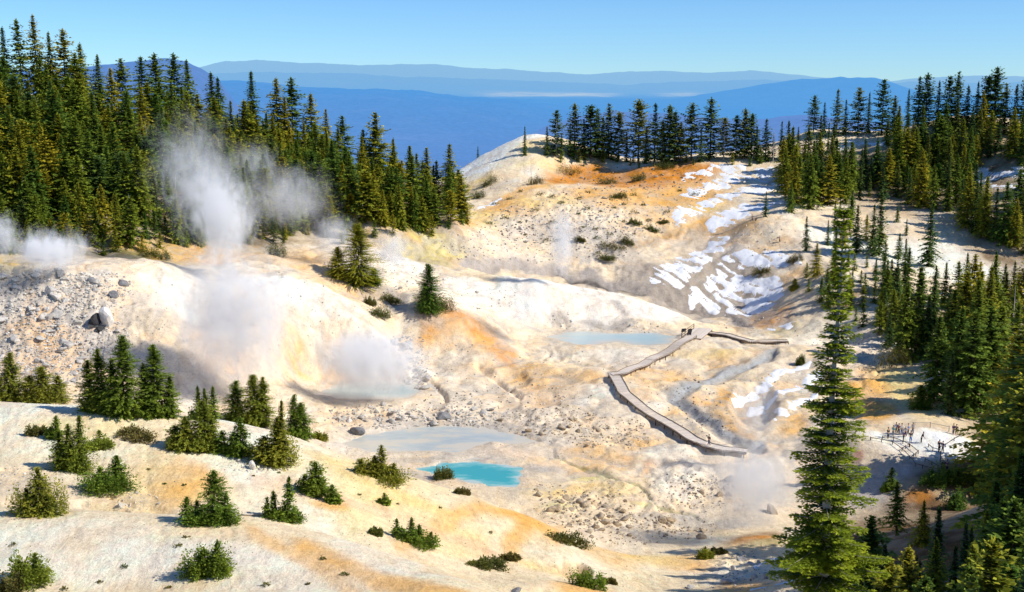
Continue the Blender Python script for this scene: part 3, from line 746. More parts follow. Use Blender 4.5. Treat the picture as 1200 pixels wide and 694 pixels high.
rs = np.random.default_rng(77)
def in_poly(poly, x, y):
    ins = False
    for (x0, y0), (x1, y1) in zip(poly, poly[1:]+poly[:1]):
        if (y0 > y) != (y1 > y) and x < (x1-x0)*(y-y0)/(y1-y0)+x0: ins = not ins
    return ins
def scatter(poly, count, gap, tries=30, ratio=.5):
    """spread ground points over the patch of hillside outlined by poly (as seen from the viewpoint)"""
    xs = [p[0] for p in poly]; ys = [p[1] for p in poly]; out = []
    for _ in range(count*tries):
        if len(out) >= count: break
        x, y = rs.uniform(min(xs), max(xs)), rs.uniform(min(ys), max(ys))
        if not in_poly(poly, x, y): continue
        if any(abs(x-a) < gap and math.hypot(x-a, (y-b)/ratio) < gap for a, b in out): continue
        out.append((x, y))
    return out
def stand(name, protos, h0, px, py, hpx=None, hm=None, **kw):
    X, Y = gpt(px, py)
    h = hm if hm else hpx*Y/F
    k = rs.integers(len(protos)); s = h/h0
    wob = rs.uniform(.88, 1.14)
    return plant(name, protos[k], (X, Y, float(ground(X, Y))-.05*s), rs.uniform(0, 6.28), (s*wob, s*wob, s), **kw)

# forested hillside
LF = [(-30, 120), (100, 140), (200, 152), (340, 176), (450, 216), (530, 236), (548, 262), (480, 272), (420, 268), (330, 284), (262, 280), (205, 290), (130, 288), (60, 298), (-30, 306)]
for x, y in scatter(LF, 255, 16, 50, .62):
    hm = (rs.uniform(11, 18.5) if rs.random() < .8 else rs.uniform(6, 10)) if y < 262 else rs.uniform(5, 12)
    crest = y < np.interp(x, [0, 200, 340, 450, 540], [135, 165, 192, 232, 245])
    stand('fir_tree', FIRS if rs.random() < .8 else PINES, 17, x, y, hm=hm,
          label='dark green conifer along the forested hill crest, its top against sky or mountains' if crest else 'yellow-green conifer packed among others on the sunlit forested hillside above the steam vents',
          group='conifers on the crest of the forested hill' if crest else 'conifers covering the forested hillside')
for x, y, hp in [(8, 112, 78), (28, 118, 92), (47, 120, 100), (62, 124, 84), (78, 128, 92), (98, 132, 80), (118, 138, 72), (146, 142, 72), (168, 144, 76), (186, 148, 84), (206, 150, 86), (222, 152, 80), (250, 160, 74), (258, 162, 70), (298, 168, 84), (326, 172, 80), (344, 176, 84), (366, 184, 74), (384, 190, 62), (402, 196, 60), (441, 224, 92), (428, 220, 68), (462, 226, 60), (480, 232, 62), (500, 236, 64), (526, 240, 72), (512, 240, 52)]:
    stand('fir_tree', FIRS, 17, x, y, hpx=hp, label='tall spired conifer standing out above the crest line of the forested hill', group='spired conifers above the crest line')
for x, y in scatter(LF, 120, 15, 50, .62):
    stand('pine_tree', FIRS if rs.random() < .55 else (PINES if rs.random() < .6 else OPEN), 17, x, y, hm=rs.uniform(7, 16) if y < 262 else rs.uniform(4, 9),
          label='rounder olive-green pine filling a gap in the forest on the sunlit hillside', group='pines filling the hillside forest')
for x, y in scatter([(190, 165), (340, 186), (450, 224), (530, 240), (545, 262), (480, 272), (420, 268), (330, 284), (220, 286)], 85, 13, 60, .62):
    stand('pine_tree', FIRS if rs.random() < .6 else PINES, 17, x, y, hm=rs.uniform(8, 15), label='rounder olive-green pine filling a gap in the forest on the sunlit hillside', group='pines filling the hillside forest')
for x, y in scatter([(150, 285), (300, 275), (420, 262), (545, 255), (545, 272), (430, 285), (330, 292), (180, 296), (60, 304), (60, 292)], 34, 11):
    stand('young_fir', YOUNG, 5, x, y, hm=rs.uniform(2.5, 6), label='young bright green conifer at the lower edge of the hillside forest', group='young conifers along the forest edge')

# back ridge: each tree where it stands out against the blue valley
RIDGE = [(615, 182, 34), (560, 168, 14), (652, 182, 52), (641, 182, 34), (658, 186, 30), (668, 184, 40), (673, 180, 58), (684, 184, 44), (692, 186, 62), (700, 184, 56), (706, 188, 50), (713, 186, 64), (725, 188, 56), (734, 190, 36), (748, 190, 72), (757, 192, 44), (767, 190, 68), (776, 192, 50), (784, 190, 66), (790, 192, 60), (797, 192, 48), (810, 188, 66), (821, 190, 40), (832, 186, 70), (848, 186, 48), (862, 186, 50), (872, 186, 58), (880, 186, 52), (886, 188, 40), (897, 186, 46), (906, 186, 30), (915, 186, 44), (923, 186, 44)]
for x, y, hp in RIDGE:
    stand('ridge_conifer', (OPEN if hp > 44 else SLIM), 17 if hp > 44 else 15, x, y, hpx=hp, label='lone slim conifer on the bare white hilltop' if x == 615 else 'dark conifer in the row along the back ridge against the blue valley', group=None if x == 615 else 'conifers in a row along the back ridge')
for x, y, hp in [(953, 158, 40), (965, 160, 42), (980, 160, 48), (990, 158, 40), (1005, 158, 50), (1017, 156, 46), (1033, 158, 54), (1047, 158, 40), (1063, 150, 46), (1075, 150, 50), (1084, 150, 54), (1098, 150, 58), (1110, 152, 52), (1120, 152, 58), (1132, 152, 52), (1143, 154, 60), (1155, 154, 56), (1164, 156, 64), (1176, 156, 54), (1188, 158, 60), (1198, 158, 62)]:
    stand('ridge_conifer', OPEN if rs.random() < .75 else SLIM, 16, x, y, hpx=hp*rs.uniform(1., 1.12), label='dark spreading conifer on the skyline above the snowy right-hand woods', group='conifers on the skyline of the right-hand woods')
for x, y in scatter([(640, 182), (720, 184), (800, 188), (900, 186), (900, 194), (800, 196), (700, 198), (640, 192)], 26, 7):
    stand('young_fir', YOUNG, 5, x, y, hm=rs.uniform(2, 6), label='small young conifer beneath the row of trees on the back ridge', group='young conifers on the back ridge')
# woods on the slope to the right
RW = [(910, 215), (930, 185), (1000, 172), (1080, 165), (1210, 165), (1210, 300), (1160, 285), (1100, 248), (1040, 236), (970, 240), (925, 250)]
for x, y in scatter(RW, 165, 11, 60, .8):
    if math.hypot((x-1172)/32, (y-228)/44) < 1 or math.hypot((x-1012)/36, (y-180)/15) < 1: continue
    stand('hemlock_tree', FIRS if rs.random() < .55 else SLIM, 16, x, y, hm=rs.uniform(8, 17), label='shaded slender conifer in the woods on the slope right of the snowfields', group='conifers in the woods right of the snowfields')
for x, y, hp in [(897, 254, 32), (944, 294, 44), (1022, 300, 66), (1030, 298, 82), (1088, 312, 78), (1003, 296, 60), (1048, 360, 50), (1035, 340, 46), (1164, 350, 62), (1186, 360, 60), (1060, 425, 90), (1072, 420, 106), (1085, 420, 84), (1110, 400, 74), (1094, 470, 100), (1121, 476, 116), (1112, 486, 84), (1136, 486, 122), (1154, 480, 120), (1168, 470, 110), (1142, 440, 112), (1128, 420, 100), (1155, 420, 106)]:
    stand('hemlock_tree', SLIM if hp < 85 else FIRS, 16, x, y, hpx=hp, label='slender conifer standing apart on the pale slope beside the big foreground fir' if hp < 85 else 'tall conifer above the visitors on the viewpoint terrace', group='slender conifers on the pale right slope' if hp < 85 else 'tall conifers above the viewpoint terrace')
for x, y in scatter([(1040, 345), (1120, 345), (1205, 350), (1205, 470), (1140, 440), (1090, 425), (1050, 420), (1030, 380)], 52, 12, 60, .9):
    stand('hemlock_tree', FIRS if rs.random() < .6 else SLIM, 16, x, y, hm=rs.uniform(7, 14), label='brownish green conifer in the thick wood between the white slope and the viewpoint terrace', group='conifers between the white slope and the terrace')
for x, y in scatter([(930, 320), (985, 330), (1010, 300), (1060, 330), (1040, 400), (985, 370), (940, 350)], 26, 11, 40, .8):
    stand('young_fir', YOUNG, 5, x, y, hm=rs.uniform(3, 6.5), label='small conifer on the open slope around the big foreground fir', group='small conifers on the open right slope')
# shaded near slope, lower right
for x, y in scatter([(1010, 720), (1080, 690), (1140, 670), (1205, 600), (1240, 700), (1240, 880), (1000, 900), (1000, 740)], 64, 16, 60, 1.4):
    X, Y = gpt(x, y)
    stand('slope_fir', SLIM if rs.random() < .5 else FIRS, 16, x, y, hm=rs.uniform(4, 7) if x < 1150 else rs.uniform(6, 10), label='dark narrow conifer on the shaded near slope below the viewpoint terrace', group='conifers on the shaded near slope')
for x, y, hp in [(1180, 566, 190), (1192, 570, 220), (1204, 575, 250), (1172, 590, 110), (1186, 605, 170), (1198, 640, 230), (1212, 600, 260), (1150, 590, 44), (1050, 628, 70), (1080, 640, 60)]:
    stand('slope_fir', FIRS, 17, x, y, hpx=hp, label='tall near-black conifer rising at the right edge in front of the terrace' if hp > 100 else 'small conifer on the shaded brown bank below the terrace', group='tall dark conifers at the right edge' if hp > 100 else 'small conifers on the shaded bank')

for x, y in scatter([(1022, 335), (1085, 345), (1085, 415), (1030, 410)], 16, 10, 60, .9):
    stand('hemlock_tree', FIRS if rs.random() < .6 else SLIM, 16, x, y, hm=rs.uniform(5, 10), label='brownish green conifer in the thick wood between the white slope and the viewpoint terrace', group='conifers between the white slope and the terrace')
for x, y in scatter([(960, 250), (1040, 245), (1075, 290), (1060, 335), (990, 345), (950, 320)], 20, 13, 60, .9):
    stand('hemlock_tree', SLIM if rs.random() < .6 else FIRS, 16, x, y, hm=rs.uniform(4, 10), label='slim conifer dotted over the pale slope below the right-hand woods', group='conifers dotted over the pale slope')
fb = Bag()     # unseen trees past the view's edge, added to shade the near slope
for k in range(64):
    Y = rs.uniform(62, 128); X = Y*rs.uniform(.535, .64); hh = rs.uniform(15, 23)
    conifer_crown(fb, hh, hh*.2, 2000+k, base=.03, gap=.8, per=7, droop=.2, sub=3, spray=1.2, origin=(X, Y, float(ground(X, Y))), ragged=.4)
tag(obj('forest', fb.mesh('forest', False, True), M_FIR), 'unseen wood added past the right edge to shade the near slope', kind='stuff')

# ------------------------------------------------------------------ dwarf conifers and shrubs on the pale spur, each one its own shape
def dwarf(px, py, spires, skirt, label, seed, needles=M_DWARF, name='dwarf_hemlock'):
    """spires: (offset px, height px, half width px); skirt: (half width px, height px) of the bushy foot"""
    X, Y = gpt(px, py); m = Y/F; rg = np.random.default_rng(seed)
    t, b = Bag(), Bag()
    sp = .30 if Y > 110 else .23
    for (dx, hp, hw) in spires:
        o = (dx*m, rg.uniform(-.4, .4), 0); h = hp*m
        g0 = float(ground(X+o[0], Y+o[1])-ground(X, Y)); o = (o[0], o[1], g0)
        conifer_crown(b, h, hw*m*1.7, int(rg.integers(1e6)), base=.02, gap=.17, per=10, droop=.12, sub=3, power=.8, origin=o, spray=sp, ragged=.45, lean=(rg.uniform(-.05, .05)*h, 0))
        t.add(*tube([np.array(o)+(0, 0, -.3), np.array(o)+(0, 0, h*.5), np.array(o)+(0, 0, h*.95)], [.05+h*.012, .04+h*.006, .01], 6))
    if skirt:
        sw, sh = skirt; k = max(2, int(sw/11))
        for q in range(k):
            ox = (q-(k-1)/2)/max(k, 1)*2*sw*m*.75; oy = rg.uniform(-.8, .8)*min(sw*m*.5, 1.2)
            oz = float(ground(X+ox, Y+oy)-ground(X, Y))
            bush_crown(b, max(sw*m/k*1.5, .5), max(sw*m/k*1.5, .5)*rg.uniform(.8, 1.1), sh*m*rg.uniform(.85, 1.25), int(1500*max(1, (sw/k/10))), int(rg.integers(1e6)), sp*.8, (ox, oy, oz-.05), .6)
        t.add(*tube([(-.1, 0, -.3), (0, 0, sh*m*.4), (.1, 0, sh*m*.7)], [.09, .06, .02], 6))
    tm = t.mesh('trunk', True); tm.materials.append(M_BARK); cm = b.mesh('crown', False, True); cm.materials.append(needles)
    return plant(name, (tm, cm), (X, Y, float(ground(X, Y))), 0, 1, label, 'shrub' if name == 'shrub' else 'dwarf conifer')
DW = [
 (88, 552, [(-6, 62, 10), (8, 74, 9), (-16, 50, 9)], (26, 34), 'three-spired dwarf conifer clump on the pale spur, thin leaders above a bushy foot'),
 (127, 573, [(12, 42, 12), (-10, 26, 10)], (30, 22), 'low broad dwarf conifer beside the three-spired clump'),
 (63, 513, [(4, 28, 7)], (8, 10), 'small pointed dwarf conifer behind the three-spired clump'),
 (44, 509, [], (10, 9), 'small round yellowish bush left of the pointed dwarf conifer'),
 (46, 604, [(3, 62, 14), (-12, 36, 12), (14, 30, 12)], (34, 32), 'wide dark dwarf conifer with one stubby top standing on the pale spur edge'),
 (118, 523, [(-2, 18, 6)], (16, 9), 'low olive shrub between the clumps on the upper spur'),
 (160, 512, [], (24, 8), 'low strip of olive shrub along the upper spur'),
 (250, 612, [(2, 66, 18), (-32, 32, 9), (16, 38, 10), (-18, 28, 9)], (34, 20), 'pyramid-shaped dwarf conifer with two small companions in the middle of the spur'),
 (334, 610, [(4, 58, 7), (-13, 34, 6), (-22, 26, 5)], (20, 12), 'crooked dwarf conifer with a leaning spire beside fallen dead wood'),
 (367, 578, [(4, 40, 14), (-9, 22, 9)], (18, 12), 'compact cone-shaped dwarf conifer near the right crest of the spur'),
 (390, 588, [(1, 22, 8)], (6, 6), 'little dwarf conifer just right of the compact cone-shaped one'),
 (243, 674, [(14, 46, 10), (-4, 34, 14)], (33, 32), 'broad rounded dwarf conifer alone on the near hump of the spur'),
 (34, 684, [(8, 36, 10), (-10, 30, 10)], (26, 26), 'rounded dwarf conifer at the bottom left corner of the view'),
 (8, 693, [], (20, 18), 'dark bush cut off by the bottom left corner'),
 (446, 560, [(2, 42, 8), (-8, 26, 8), (-24, 18, 8), (16, 24, 8)], (32, 14), 'low spreading dwarf conifer cluster with a spiky middle above the grey pool'),
 (520, 561, [], (11, 11), 'small round dark bush in front of the turquoise pool'),
 (542, 579, [], (8, 5), 'tiny flat bush below the turquoise pool'),
 (450, 590, [(1, 14, 4)], (5, 5), 'tiny reddish brown sapling on the orange spur slope'),
 (484, 636, [(-2, 32, 6), (-19, 24, 5), (8, 24, 6), (22, 20, 5)], (28, 10), 'row of small spires forming a low conifer clump on the orange spur crest'),
 (440, 627, [], (5, 6), 'tiny bush left of the row of small spires'),
 (666, 637, [], (24, 9), 'flat brown-green mat of shrub under the orange slope'),
 (570, 665, [], (23, 7), 'long dark mat of shrub at the foot of the spur'),
 (598, 656, [], (10, 6), 'small dark mat of shrub above the long mat'),
 (690, 688, [(-4, 12, 8)], (20, 14), 'rounded bush at the bottom edge below the brown hollow'),
 (714, 684, [], (6, 5), 'tiny bush right of the rounded bush at the bottom edge'),
 (826, 655, [(0, 14, 5)], (8, 9), 'pair of small green bushes on the gully bank'),
 (842, 648, [], (9, 5), 'flat green bush on the gully bank'),
 (108, 470, [], (1, 1), ''),
 (250, 681, [], (1, 1), ''),
]
for k, (x, y, spi, sk, lab) in enumerate(DW):
    if not lab: continue
    dwarf(x, y, spi, sk, lab, 900+k, M_SHRUB if not spi else M_DWARF, 'dwarf_hemlock' if spi else 'shrub')
# crest clumps of taller conifers
CR = [
 (10, 470, [(2, 60, 14), (-14, 40, 12)], (22, 22), 'bushy conifer at the left end of the spur crest'),
 (50, 472, [(3, 44, 17), (-12, 34, 12), (18, 32, 12)], (28, 22), 'broad round-topped conifer on the spur crest'),
 (107, 482, [(0, 64, 12)], (12, 14), 'slim dark conifer first in the crest group of five'),
 (121, 484, [(0, 80, 13)], (12, 14), 'dark conifer second in the crest group of five'),
 (147, 488, [(0, 102, 19), (-14, 72, 10)], (20, 18), 'tallest conifer of the crest group, open brown-green branches'),
 (171, 486, [(0, 64, 11)], (10, 12), 'thin conifer just right of the tallest crest conifer'),
 (184, 488, [(0, 90, 16), (16, 52, 10)], (20, 14), 'pointed conifer at the right end of the crest group of five'),
 (233, 492, [(0, 42, 5), (8, 40, 5), (16, 44, 6)], (10, 10), 'three thin dark spires side by side on the spur crest'),
 (276, 494, [(0, 50, 13)], (14, 16), 'rounded conifer between the thin spires and the forked pair'),
 (300, 498, [(0, 64, 14), (9, 62, 10)], (16, 20), 'forked pair of tall tops growing from one crest clump'),
 (216, 526, [(4, 42, 14), (-10, 28, 12)], (20, 20), 'yellow-green bushy conifer below the crest'),
 (240, 528, [(0, 62, 14), (10, 40, 10)], (16, 20), 'yellow-green pointed conifer next to the bushy one below the crest'),
 (261, 530, [(0, 28, 10)], (8, 8), 'small dark cone-shaped conifer below the crest'),
 (283, 534, [(0, 48, 11), (-10, 28, 9)], (14, 14), 'dark double-topped conifer below the crest beside pale rocks'),
 (322, 544, [(4, 62, 14), (-12, 34, 14), (8, 84, 6)], (28, 28), 'large dark conifer clump with a thin spire at the crest break'),
 (350, 512, [(-6, 52, 9), (4, 44, 12)], (14, 12), 'pointed conifer right of the large clump on the crest'),
 (374, 515, [], (9, 7), 'low bush at the right end of the crest conifers'),
]
for k, (x, y, spi, sk, lab) in enumerate(CR):
    dwarf(x, y, spi, sk, lab, 1300+k, M_DWARF, 'crest_conifer' if spi else 'shrub')
# plateau trees
for k, (x, y, spi, sk, lab) in enumerate([
 (421, 334, [(0, 74, 21)], (14, 12), 'broad golden-green pine standing alone on the white plateau'),
 (397, 326, [(0, 38, 12)], (12, 12), 'shorter dark conifer left of the broad plateau pine'),
 (438, 333, [(0, 18, 7)], (8, 8), 'small bush-like conifer right of the broad plateau pine'),
 (504, 366, [(0, 58, 13), (-6, 34, 10)], (16, 18), 'windswept dark pine at the end of the orange ridge'),
 (519, 364, [], (15, 17), 'dark round bush beside the windswept pine'),
 (458, 357, [], (12, 7), 'flat bush in the shadow left of the windswept pine'),
 (446, 372, [], (12, 11), 'low round bush downhill of the flat bush'),
 (434, 358, [], (7, 7), 'small pale bush on the plateau'),
 (183, 303, [], (16, 12), 'olive bush on the ochre flat beside the steam vent'),
 (325, 300, [], (12, 12), 'grey-green bush in the drifting steam'),
 (892, 321, [], (11, 9), 'dark round bush in the middle of the snow patch'),
 (931, 306, [], (10, 6), 'bright flat bush beside the upper strip of snow'),
 (931, 340, [(0, 14, 5)], (4, 4), 'tiny lone conifer on the tan slope'),
 (938, 428, [], (5, 9), 'small grey bush on the lower snow'),
 (668, 204, [], (15, 10), 'dark mat of bush on the orange rim of the back ridge'),
 (628, 216, [], (9, 9), 'bush on the yellow bank under the white hill'),
 (712, 216, [], (12, 6), 'dark bush in the orange cut of the back ridge'),
 (748, 212, [], (9, 8), 'bright bush in the orange cut near the snow'),
 (726, 232, [], (9, 5), 'low bush below the orange cut'),
 (780, 197, [], (12, 8), 'bush directly under the tallest ridge trees'),
 (718, 292, [], (16, 8), 'dark bush among boulders on the far wall'),
 (735, 286, [], (8, 8), 'olive bush upslope of the dark boulder bush'),
 (712, 306, [], (10, 6), 'low olive bush downslope of the dark boulder bush'),
 (764, 272, [], (8, 6), 'green bush by the pale log strip on the far wall'),
 (680, 282, [], (6, 5), 'small bush left of the boulders on the far wall'),
 (744, 262, [], (7, 4), 'small bush high on the far wall'),
 (777, 262, [], (6, 3), 'tiny bush beside the snow on the far wall'),
 (574, 216, [], (9, 9), 'bush at the foot of the white hill'),
 (560, 232, [], (9, 7), 'shadowed bush at the edge of the forested hill'),
 (1045, 430, [], (22, 28), 'dark bushy conifer mass behind the viewpoint terrace'),
 (1080, 480, [(0, 30, 10)], (14, 10), 'bush at the foot of the big terrace conifers'),
 (1040, 574, [(4, 26, 6)], (8, 6), 'young spire on the grey cliff below the terrace'),
 (1092, 566, [(0, 16, 5)], (16, 14), 'bright green bush at the lower edge of the terrace'),
 (1122, 566, [(0, 18, 6), (-10, 16, 5)], (26, 18), 'dark bush hiding the lower corner of the terrace'),
 (1120, 598, [(0, 22, 8)], (12, 20), 'yellow-green bush on the shaded bank below the terrace')]):
    dwarf(x, y, spi, sk, lab, 1500+k, M_FIR if spi else M_SHRUB, 'lone_pine' if spi else 'shrub')
for x, y in scatter([(545, 215), (600, 222), (660, 225), (780, 225), (830, 215), (770, 275), (700, 300), (640, 290), (545, 255)], 40, 12, 40, .8):
    X, Y = gpt(x, y); b = Bag(); hw = rs.uniform(.5, 1.5)
    bush_crown(b, hw, hw, hw*.7, int(90*hw+40), int(rs.integers(1e6)), .34)
    o = obj('low_shrub', b.mesh('low_shrub', False, True), M_SHRUB); o.location = (X, Y, float(ground(X, Y))-.05)
    tag(o, 'low dark shrub dotted over the rocky far wall below the back ridge', 'shrub', 'low shrubs on the far wall')

for x, y in scatter([(0, 620), (300, 625), (470, 690), (0, 694)], 12, 14, 40, .6)+scatter([(150, 520), (400, 540), (640, 620), (560, 640), (330, 590), (0, 580)], 16, 14, 40, .6):
    X, Y = gpt(x, y); b = Bag(); hw = rs.uniform(.12, .3)
    bush_crown(b, hw, hw, hw*.6, 60, int(rs.integers(1e6)), .16)
    o = obj('tuft', b.mesh('tuft', False, True), M_SHRUB); o.location = (X, Y, float(ground(X, Y))-.02)
    tag(o, 'tiny green tuft on the bare pale clay of the spur', 'tuft', 'tiny tufts on the spur')

# ------------------------------------------------------------------ the big fir in front
def big_fir():
    px, top, Y = 987, 236, 46.0
    X = ray(px, top)[0]*Y; g0 = float(ground(X, Y)); ztop = pt(px, top, Y)[2]; h = ztop-g0
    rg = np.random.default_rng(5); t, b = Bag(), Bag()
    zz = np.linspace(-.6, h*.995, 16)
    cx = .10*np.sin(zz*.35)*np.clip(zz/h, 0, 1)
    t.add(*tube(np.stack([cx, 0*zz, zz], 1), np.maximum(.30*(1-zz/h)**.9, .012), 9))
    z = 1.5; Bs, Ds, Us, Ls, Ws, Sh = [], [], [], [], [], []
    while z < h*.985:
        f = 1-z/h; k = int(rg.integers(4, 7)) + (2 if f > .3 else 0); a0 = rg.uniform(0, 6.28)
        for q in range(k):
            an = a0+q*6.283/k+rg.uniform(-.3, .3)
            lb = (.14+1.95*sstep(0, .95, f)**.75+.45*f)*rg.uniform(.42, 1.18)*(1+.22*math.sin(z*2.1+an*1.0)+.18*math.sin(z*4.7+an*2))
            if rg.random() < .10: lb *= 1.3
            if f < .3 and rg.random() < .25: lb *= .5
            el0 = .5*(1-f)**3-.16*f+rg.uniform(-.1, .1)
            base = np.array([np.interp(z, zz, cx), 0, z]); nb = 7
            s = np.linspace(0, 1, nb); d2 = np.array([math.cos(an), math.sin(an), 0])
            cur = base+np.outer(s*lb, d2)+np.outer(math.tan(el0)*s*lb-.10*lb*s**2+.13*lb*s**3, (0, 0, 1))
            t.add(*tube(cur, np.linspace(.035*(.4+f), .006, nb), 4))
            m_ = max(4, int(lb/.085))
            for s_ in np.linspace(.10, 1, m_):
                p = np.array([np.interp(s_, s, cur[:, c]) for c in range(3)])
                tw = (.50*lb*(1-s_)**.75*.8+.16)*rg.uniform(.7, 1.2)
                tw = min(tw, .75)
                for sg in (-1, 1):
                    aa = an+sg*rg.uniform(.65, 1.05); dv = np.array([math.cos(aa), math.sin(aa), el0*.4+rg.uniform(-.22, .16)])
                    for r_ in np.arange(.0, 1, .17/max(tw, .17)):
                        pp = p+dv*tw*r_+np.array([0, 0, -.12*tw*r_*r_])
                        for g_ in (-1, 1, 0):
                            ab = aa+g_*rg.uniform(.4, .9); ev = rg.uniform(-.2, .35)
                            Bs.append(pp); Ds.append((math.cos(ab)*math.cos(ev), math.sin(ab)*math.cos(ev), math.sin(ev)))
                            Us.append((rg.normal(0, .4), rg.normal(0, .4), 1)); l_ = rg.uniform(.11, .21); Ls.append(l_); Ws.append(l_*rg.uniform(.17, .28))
                            Sh.append((.12+.75*s_**1.2+.38*r_)*rg.uniform(.7, 1.3))  # shade put into the colour: dark by the trunk, bright outward
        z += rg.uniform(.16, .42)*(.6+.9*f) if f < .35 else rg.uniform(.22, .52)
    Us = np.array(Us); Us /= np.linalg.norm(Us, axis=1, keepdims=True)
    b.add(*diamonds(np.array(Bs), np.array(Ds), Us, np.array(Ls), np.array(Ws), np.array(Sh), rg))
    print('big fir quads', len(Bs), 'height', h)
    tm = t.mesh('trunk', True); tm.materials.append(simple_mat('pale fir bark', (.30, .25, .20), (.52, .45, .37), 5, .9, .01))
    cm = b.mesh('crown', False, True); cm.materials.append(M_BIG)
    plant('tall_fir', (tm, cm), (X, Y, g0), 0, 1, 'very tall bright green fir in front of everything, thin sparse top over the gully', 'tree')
big_fir()

# dead trees and fallen logs
def snag(px, py, hp, label, lean=.0, seed=0, fallen=None, group=None):
    X, Y = gpt(px, py); m = Y/F; rg = np.random.default_rng(seed); t = Bag(); h = hp*m
    if fallen is None:
        P = np.array([(lean*h*s, 0, h*s-.2) for s in np.linspace(0, 1, 6)])
        t.add(*tube(P, np.linspace(.20, .03, 6), 6))
        l = t
        for k in range(9):
            s = rg.uniform(.3, .92); an = rg.uniform(0, 6.28); l_ = h*.12*rg.uniform(.4, 1)
            p0 = np.array([lean*h*s, 0, h*s]); l.add(*tube([p0, p0+np.array([math.cos(an)*l_, math.sin(an)*l_, l_*.25])], [.05, .012], 4))
        o = obj('dead_tree', t.mesh('dead_tree', True), M_DEAD); o.location = (X, Y, float(ground(X, Y))); tag(o, label, 'dead tree', group)
    else:
        pts = []
        for q in np.linspace(0, 1, 5):
            x, y = gpt(px+(fallen[0]-px)*q, py+(fallen[1]-py)*q); pts.append((x, y, float(ground(x, y))+.12))
        t.add(*tube(pts, np.linspace(.17, .06, 5), 6))
        tag(obj('fallen_log', t.mesh('fallen_log', True), M_DEAD), label, 'log')
SN = [(60, 150, 46), (130, 160, 40), (176, 190, 44), (228, 176, 38), (96, 230, 40), (205, 240, 36), (290, 205, 40), (360, 205, 36), (382, 236, 34), (30, 250, 44), (438, 236, 34), (150, 262, 36)]
for k, (x, y, hp) in enumerate(SN):
    snag(x, y, hp, 'bleached dead snag scattered among the hillside conifers, bare stubby limbs', lean=rs.uniform(-.08, .08), seed=80+k, group='dead snags in the hillside forest')
for k, a in enumerate([(268, 180, 34, 'bleached dead trunk leaning among the forested hillside conifers', .1), (321, 184, 40, 'straight bleached dead trunk near the crest of the forested hill', .02), (318, 200, 26, 'short broken dead trunk below the straight bleached one', .0), (652, 184, 48, 'thin bare dead tree among the ridge conifers', .0), (848, 188, 44, 'grey dead spire in the ridge row', .0), (681, 184, 30, 'thick reddish dead trunk in the ridge row', .03), (906, 190, 40, 'bare dead tree at the right end of the ridge row', .0), (1186, 392, 60, 'pale dead trunk in the right woods', .0)]):
    snag(*a[:4], lean=a[4], seed=k)
for k, a in enumerate([(275, 605, 'long thin fallen trunk lying left of the crooked dwarf conifer', (318, 604)), (748, 298, 'pale fallen log strip on the far wall', (773, 280)), (1078, 424, 'bleached log at the foot of the right woods', (1092, 440))]):
    snag(a[0], a[1], 10, a[2], fallen=a[3], seed=k+50)
# ------------------------------------------------------------------ snow lying on the slopes
SNOW_MAT, nt, b = mat('old snow')
geo = nt.nodes.new('ShaderNodeNewGeometry'); nz = noise(nt, geo.outputs['Position'], 1.2, 6, .6)
link(nt, ramp(nt, nz, [(.25, (.80, .80, .81)), (.55, (.93, .93, .93))]).outputs[0], b.inputs['Base Color']); b.inputs['Roughness'].default_value = .6
bump(nt, b, nz, .25, .5)
def snow(strokes, label, thr=.5):
    m = np.zeros((NL, NA))
    for w_, *p in strokes:
        sl, k = stroke_mask(p, w_*.8, 1.0, 3.0); m[sl] = np.maximum(m[sl], k)
    m = m + (.45*fbm(XX/4, YY/8, 5, 61) - .72*sstep(.0, .55, fbm((XX+.6*YY)/1.8, (YY-.6*XX)/14, 5, 63)))*(m > .01) - .25*np.clip(perlin(XX/2.2+YY/4, YY/9, 62), 0, 1)*(m > .01)
    js, is_ = np.nonzero(m > .1)
    if not len(js): return
    j0, j1, i0, i1 = js.min(), js.max()+2, is_.min(), is_.max()+2
    sub = m[j0:j1, i0:i1]; zz = Z[j0:j1, i0:i1] + np.clip((sub-thr)*.5, -.2, .10)
    keep = np.maximum.reduce([sub[:-1, :-1], sub[1:, :-1], sub[:-1, 1:], sub[1:, 1:]]) > thr-.22
    na = sub.shape[1]; j, i = np.nonzero(keep)
    q = np.stack([j*na+i, j*na+i+1, (j+1)*na+i+1, (j+1)*na+i], 1)
    used = np.unique(q); rem = np.zeros(sub.size, int); rem[used] = np.arange(len(used))
    V = np.stack([XX[j0:j1, i0:i1], YY[j0:j1, i0:i1], zz], -1).reshape(-1, 3)[used]
    o = obj('snow', mesh_np('snow', V, [rem[q]], True), SNOW_MAT)
    tag(o, label, kind='stuff')
snow([(16, (803, 210), (840, 198), (868, 196)), (20, (808, 228), (850, 212), (884, 206), (903, 202)), (22, (796, 250), (832, 236), (880, 224), (918, 218)), (24, (836, 262), (862, 250), (895, 242), (918, 234))], 'bright snow streaks under the back ridge trees', .42)
snow([(30, (775, 322), (805, 310), (842, 288)), (18, (790, 330), (830, 302)), (20, (812, 350), (845, 326), (875, 310), (895, 308)), (26, (835, 357), (865, 338), (905, 338)), (20, (855, 364), (885, 356), (912, 342)), (11, (852, 304), (882, 296)), (13, (885, 298), (938, 304))], 'snow patches across the grey slope above the boardwalk end', .42)
snow([(14, (862, 470), (895, 452), (945, 428)), (15, (882, 484), (925, 458), (965, 438)), (13, (908, 490), (955, 464)), (9, (905, 385), (928, 378))], 'snow on the steep bank behind the big fir', .40)
snow([(12, (980, 174), (1010, 167), (1045, 168)), (8, (1050, 180), (1070, 176)), (20, (1148, 204), (1195, 206)), (10, (1158, 220), (1195, 224))], 'snow lying between the woods on the right skyline')
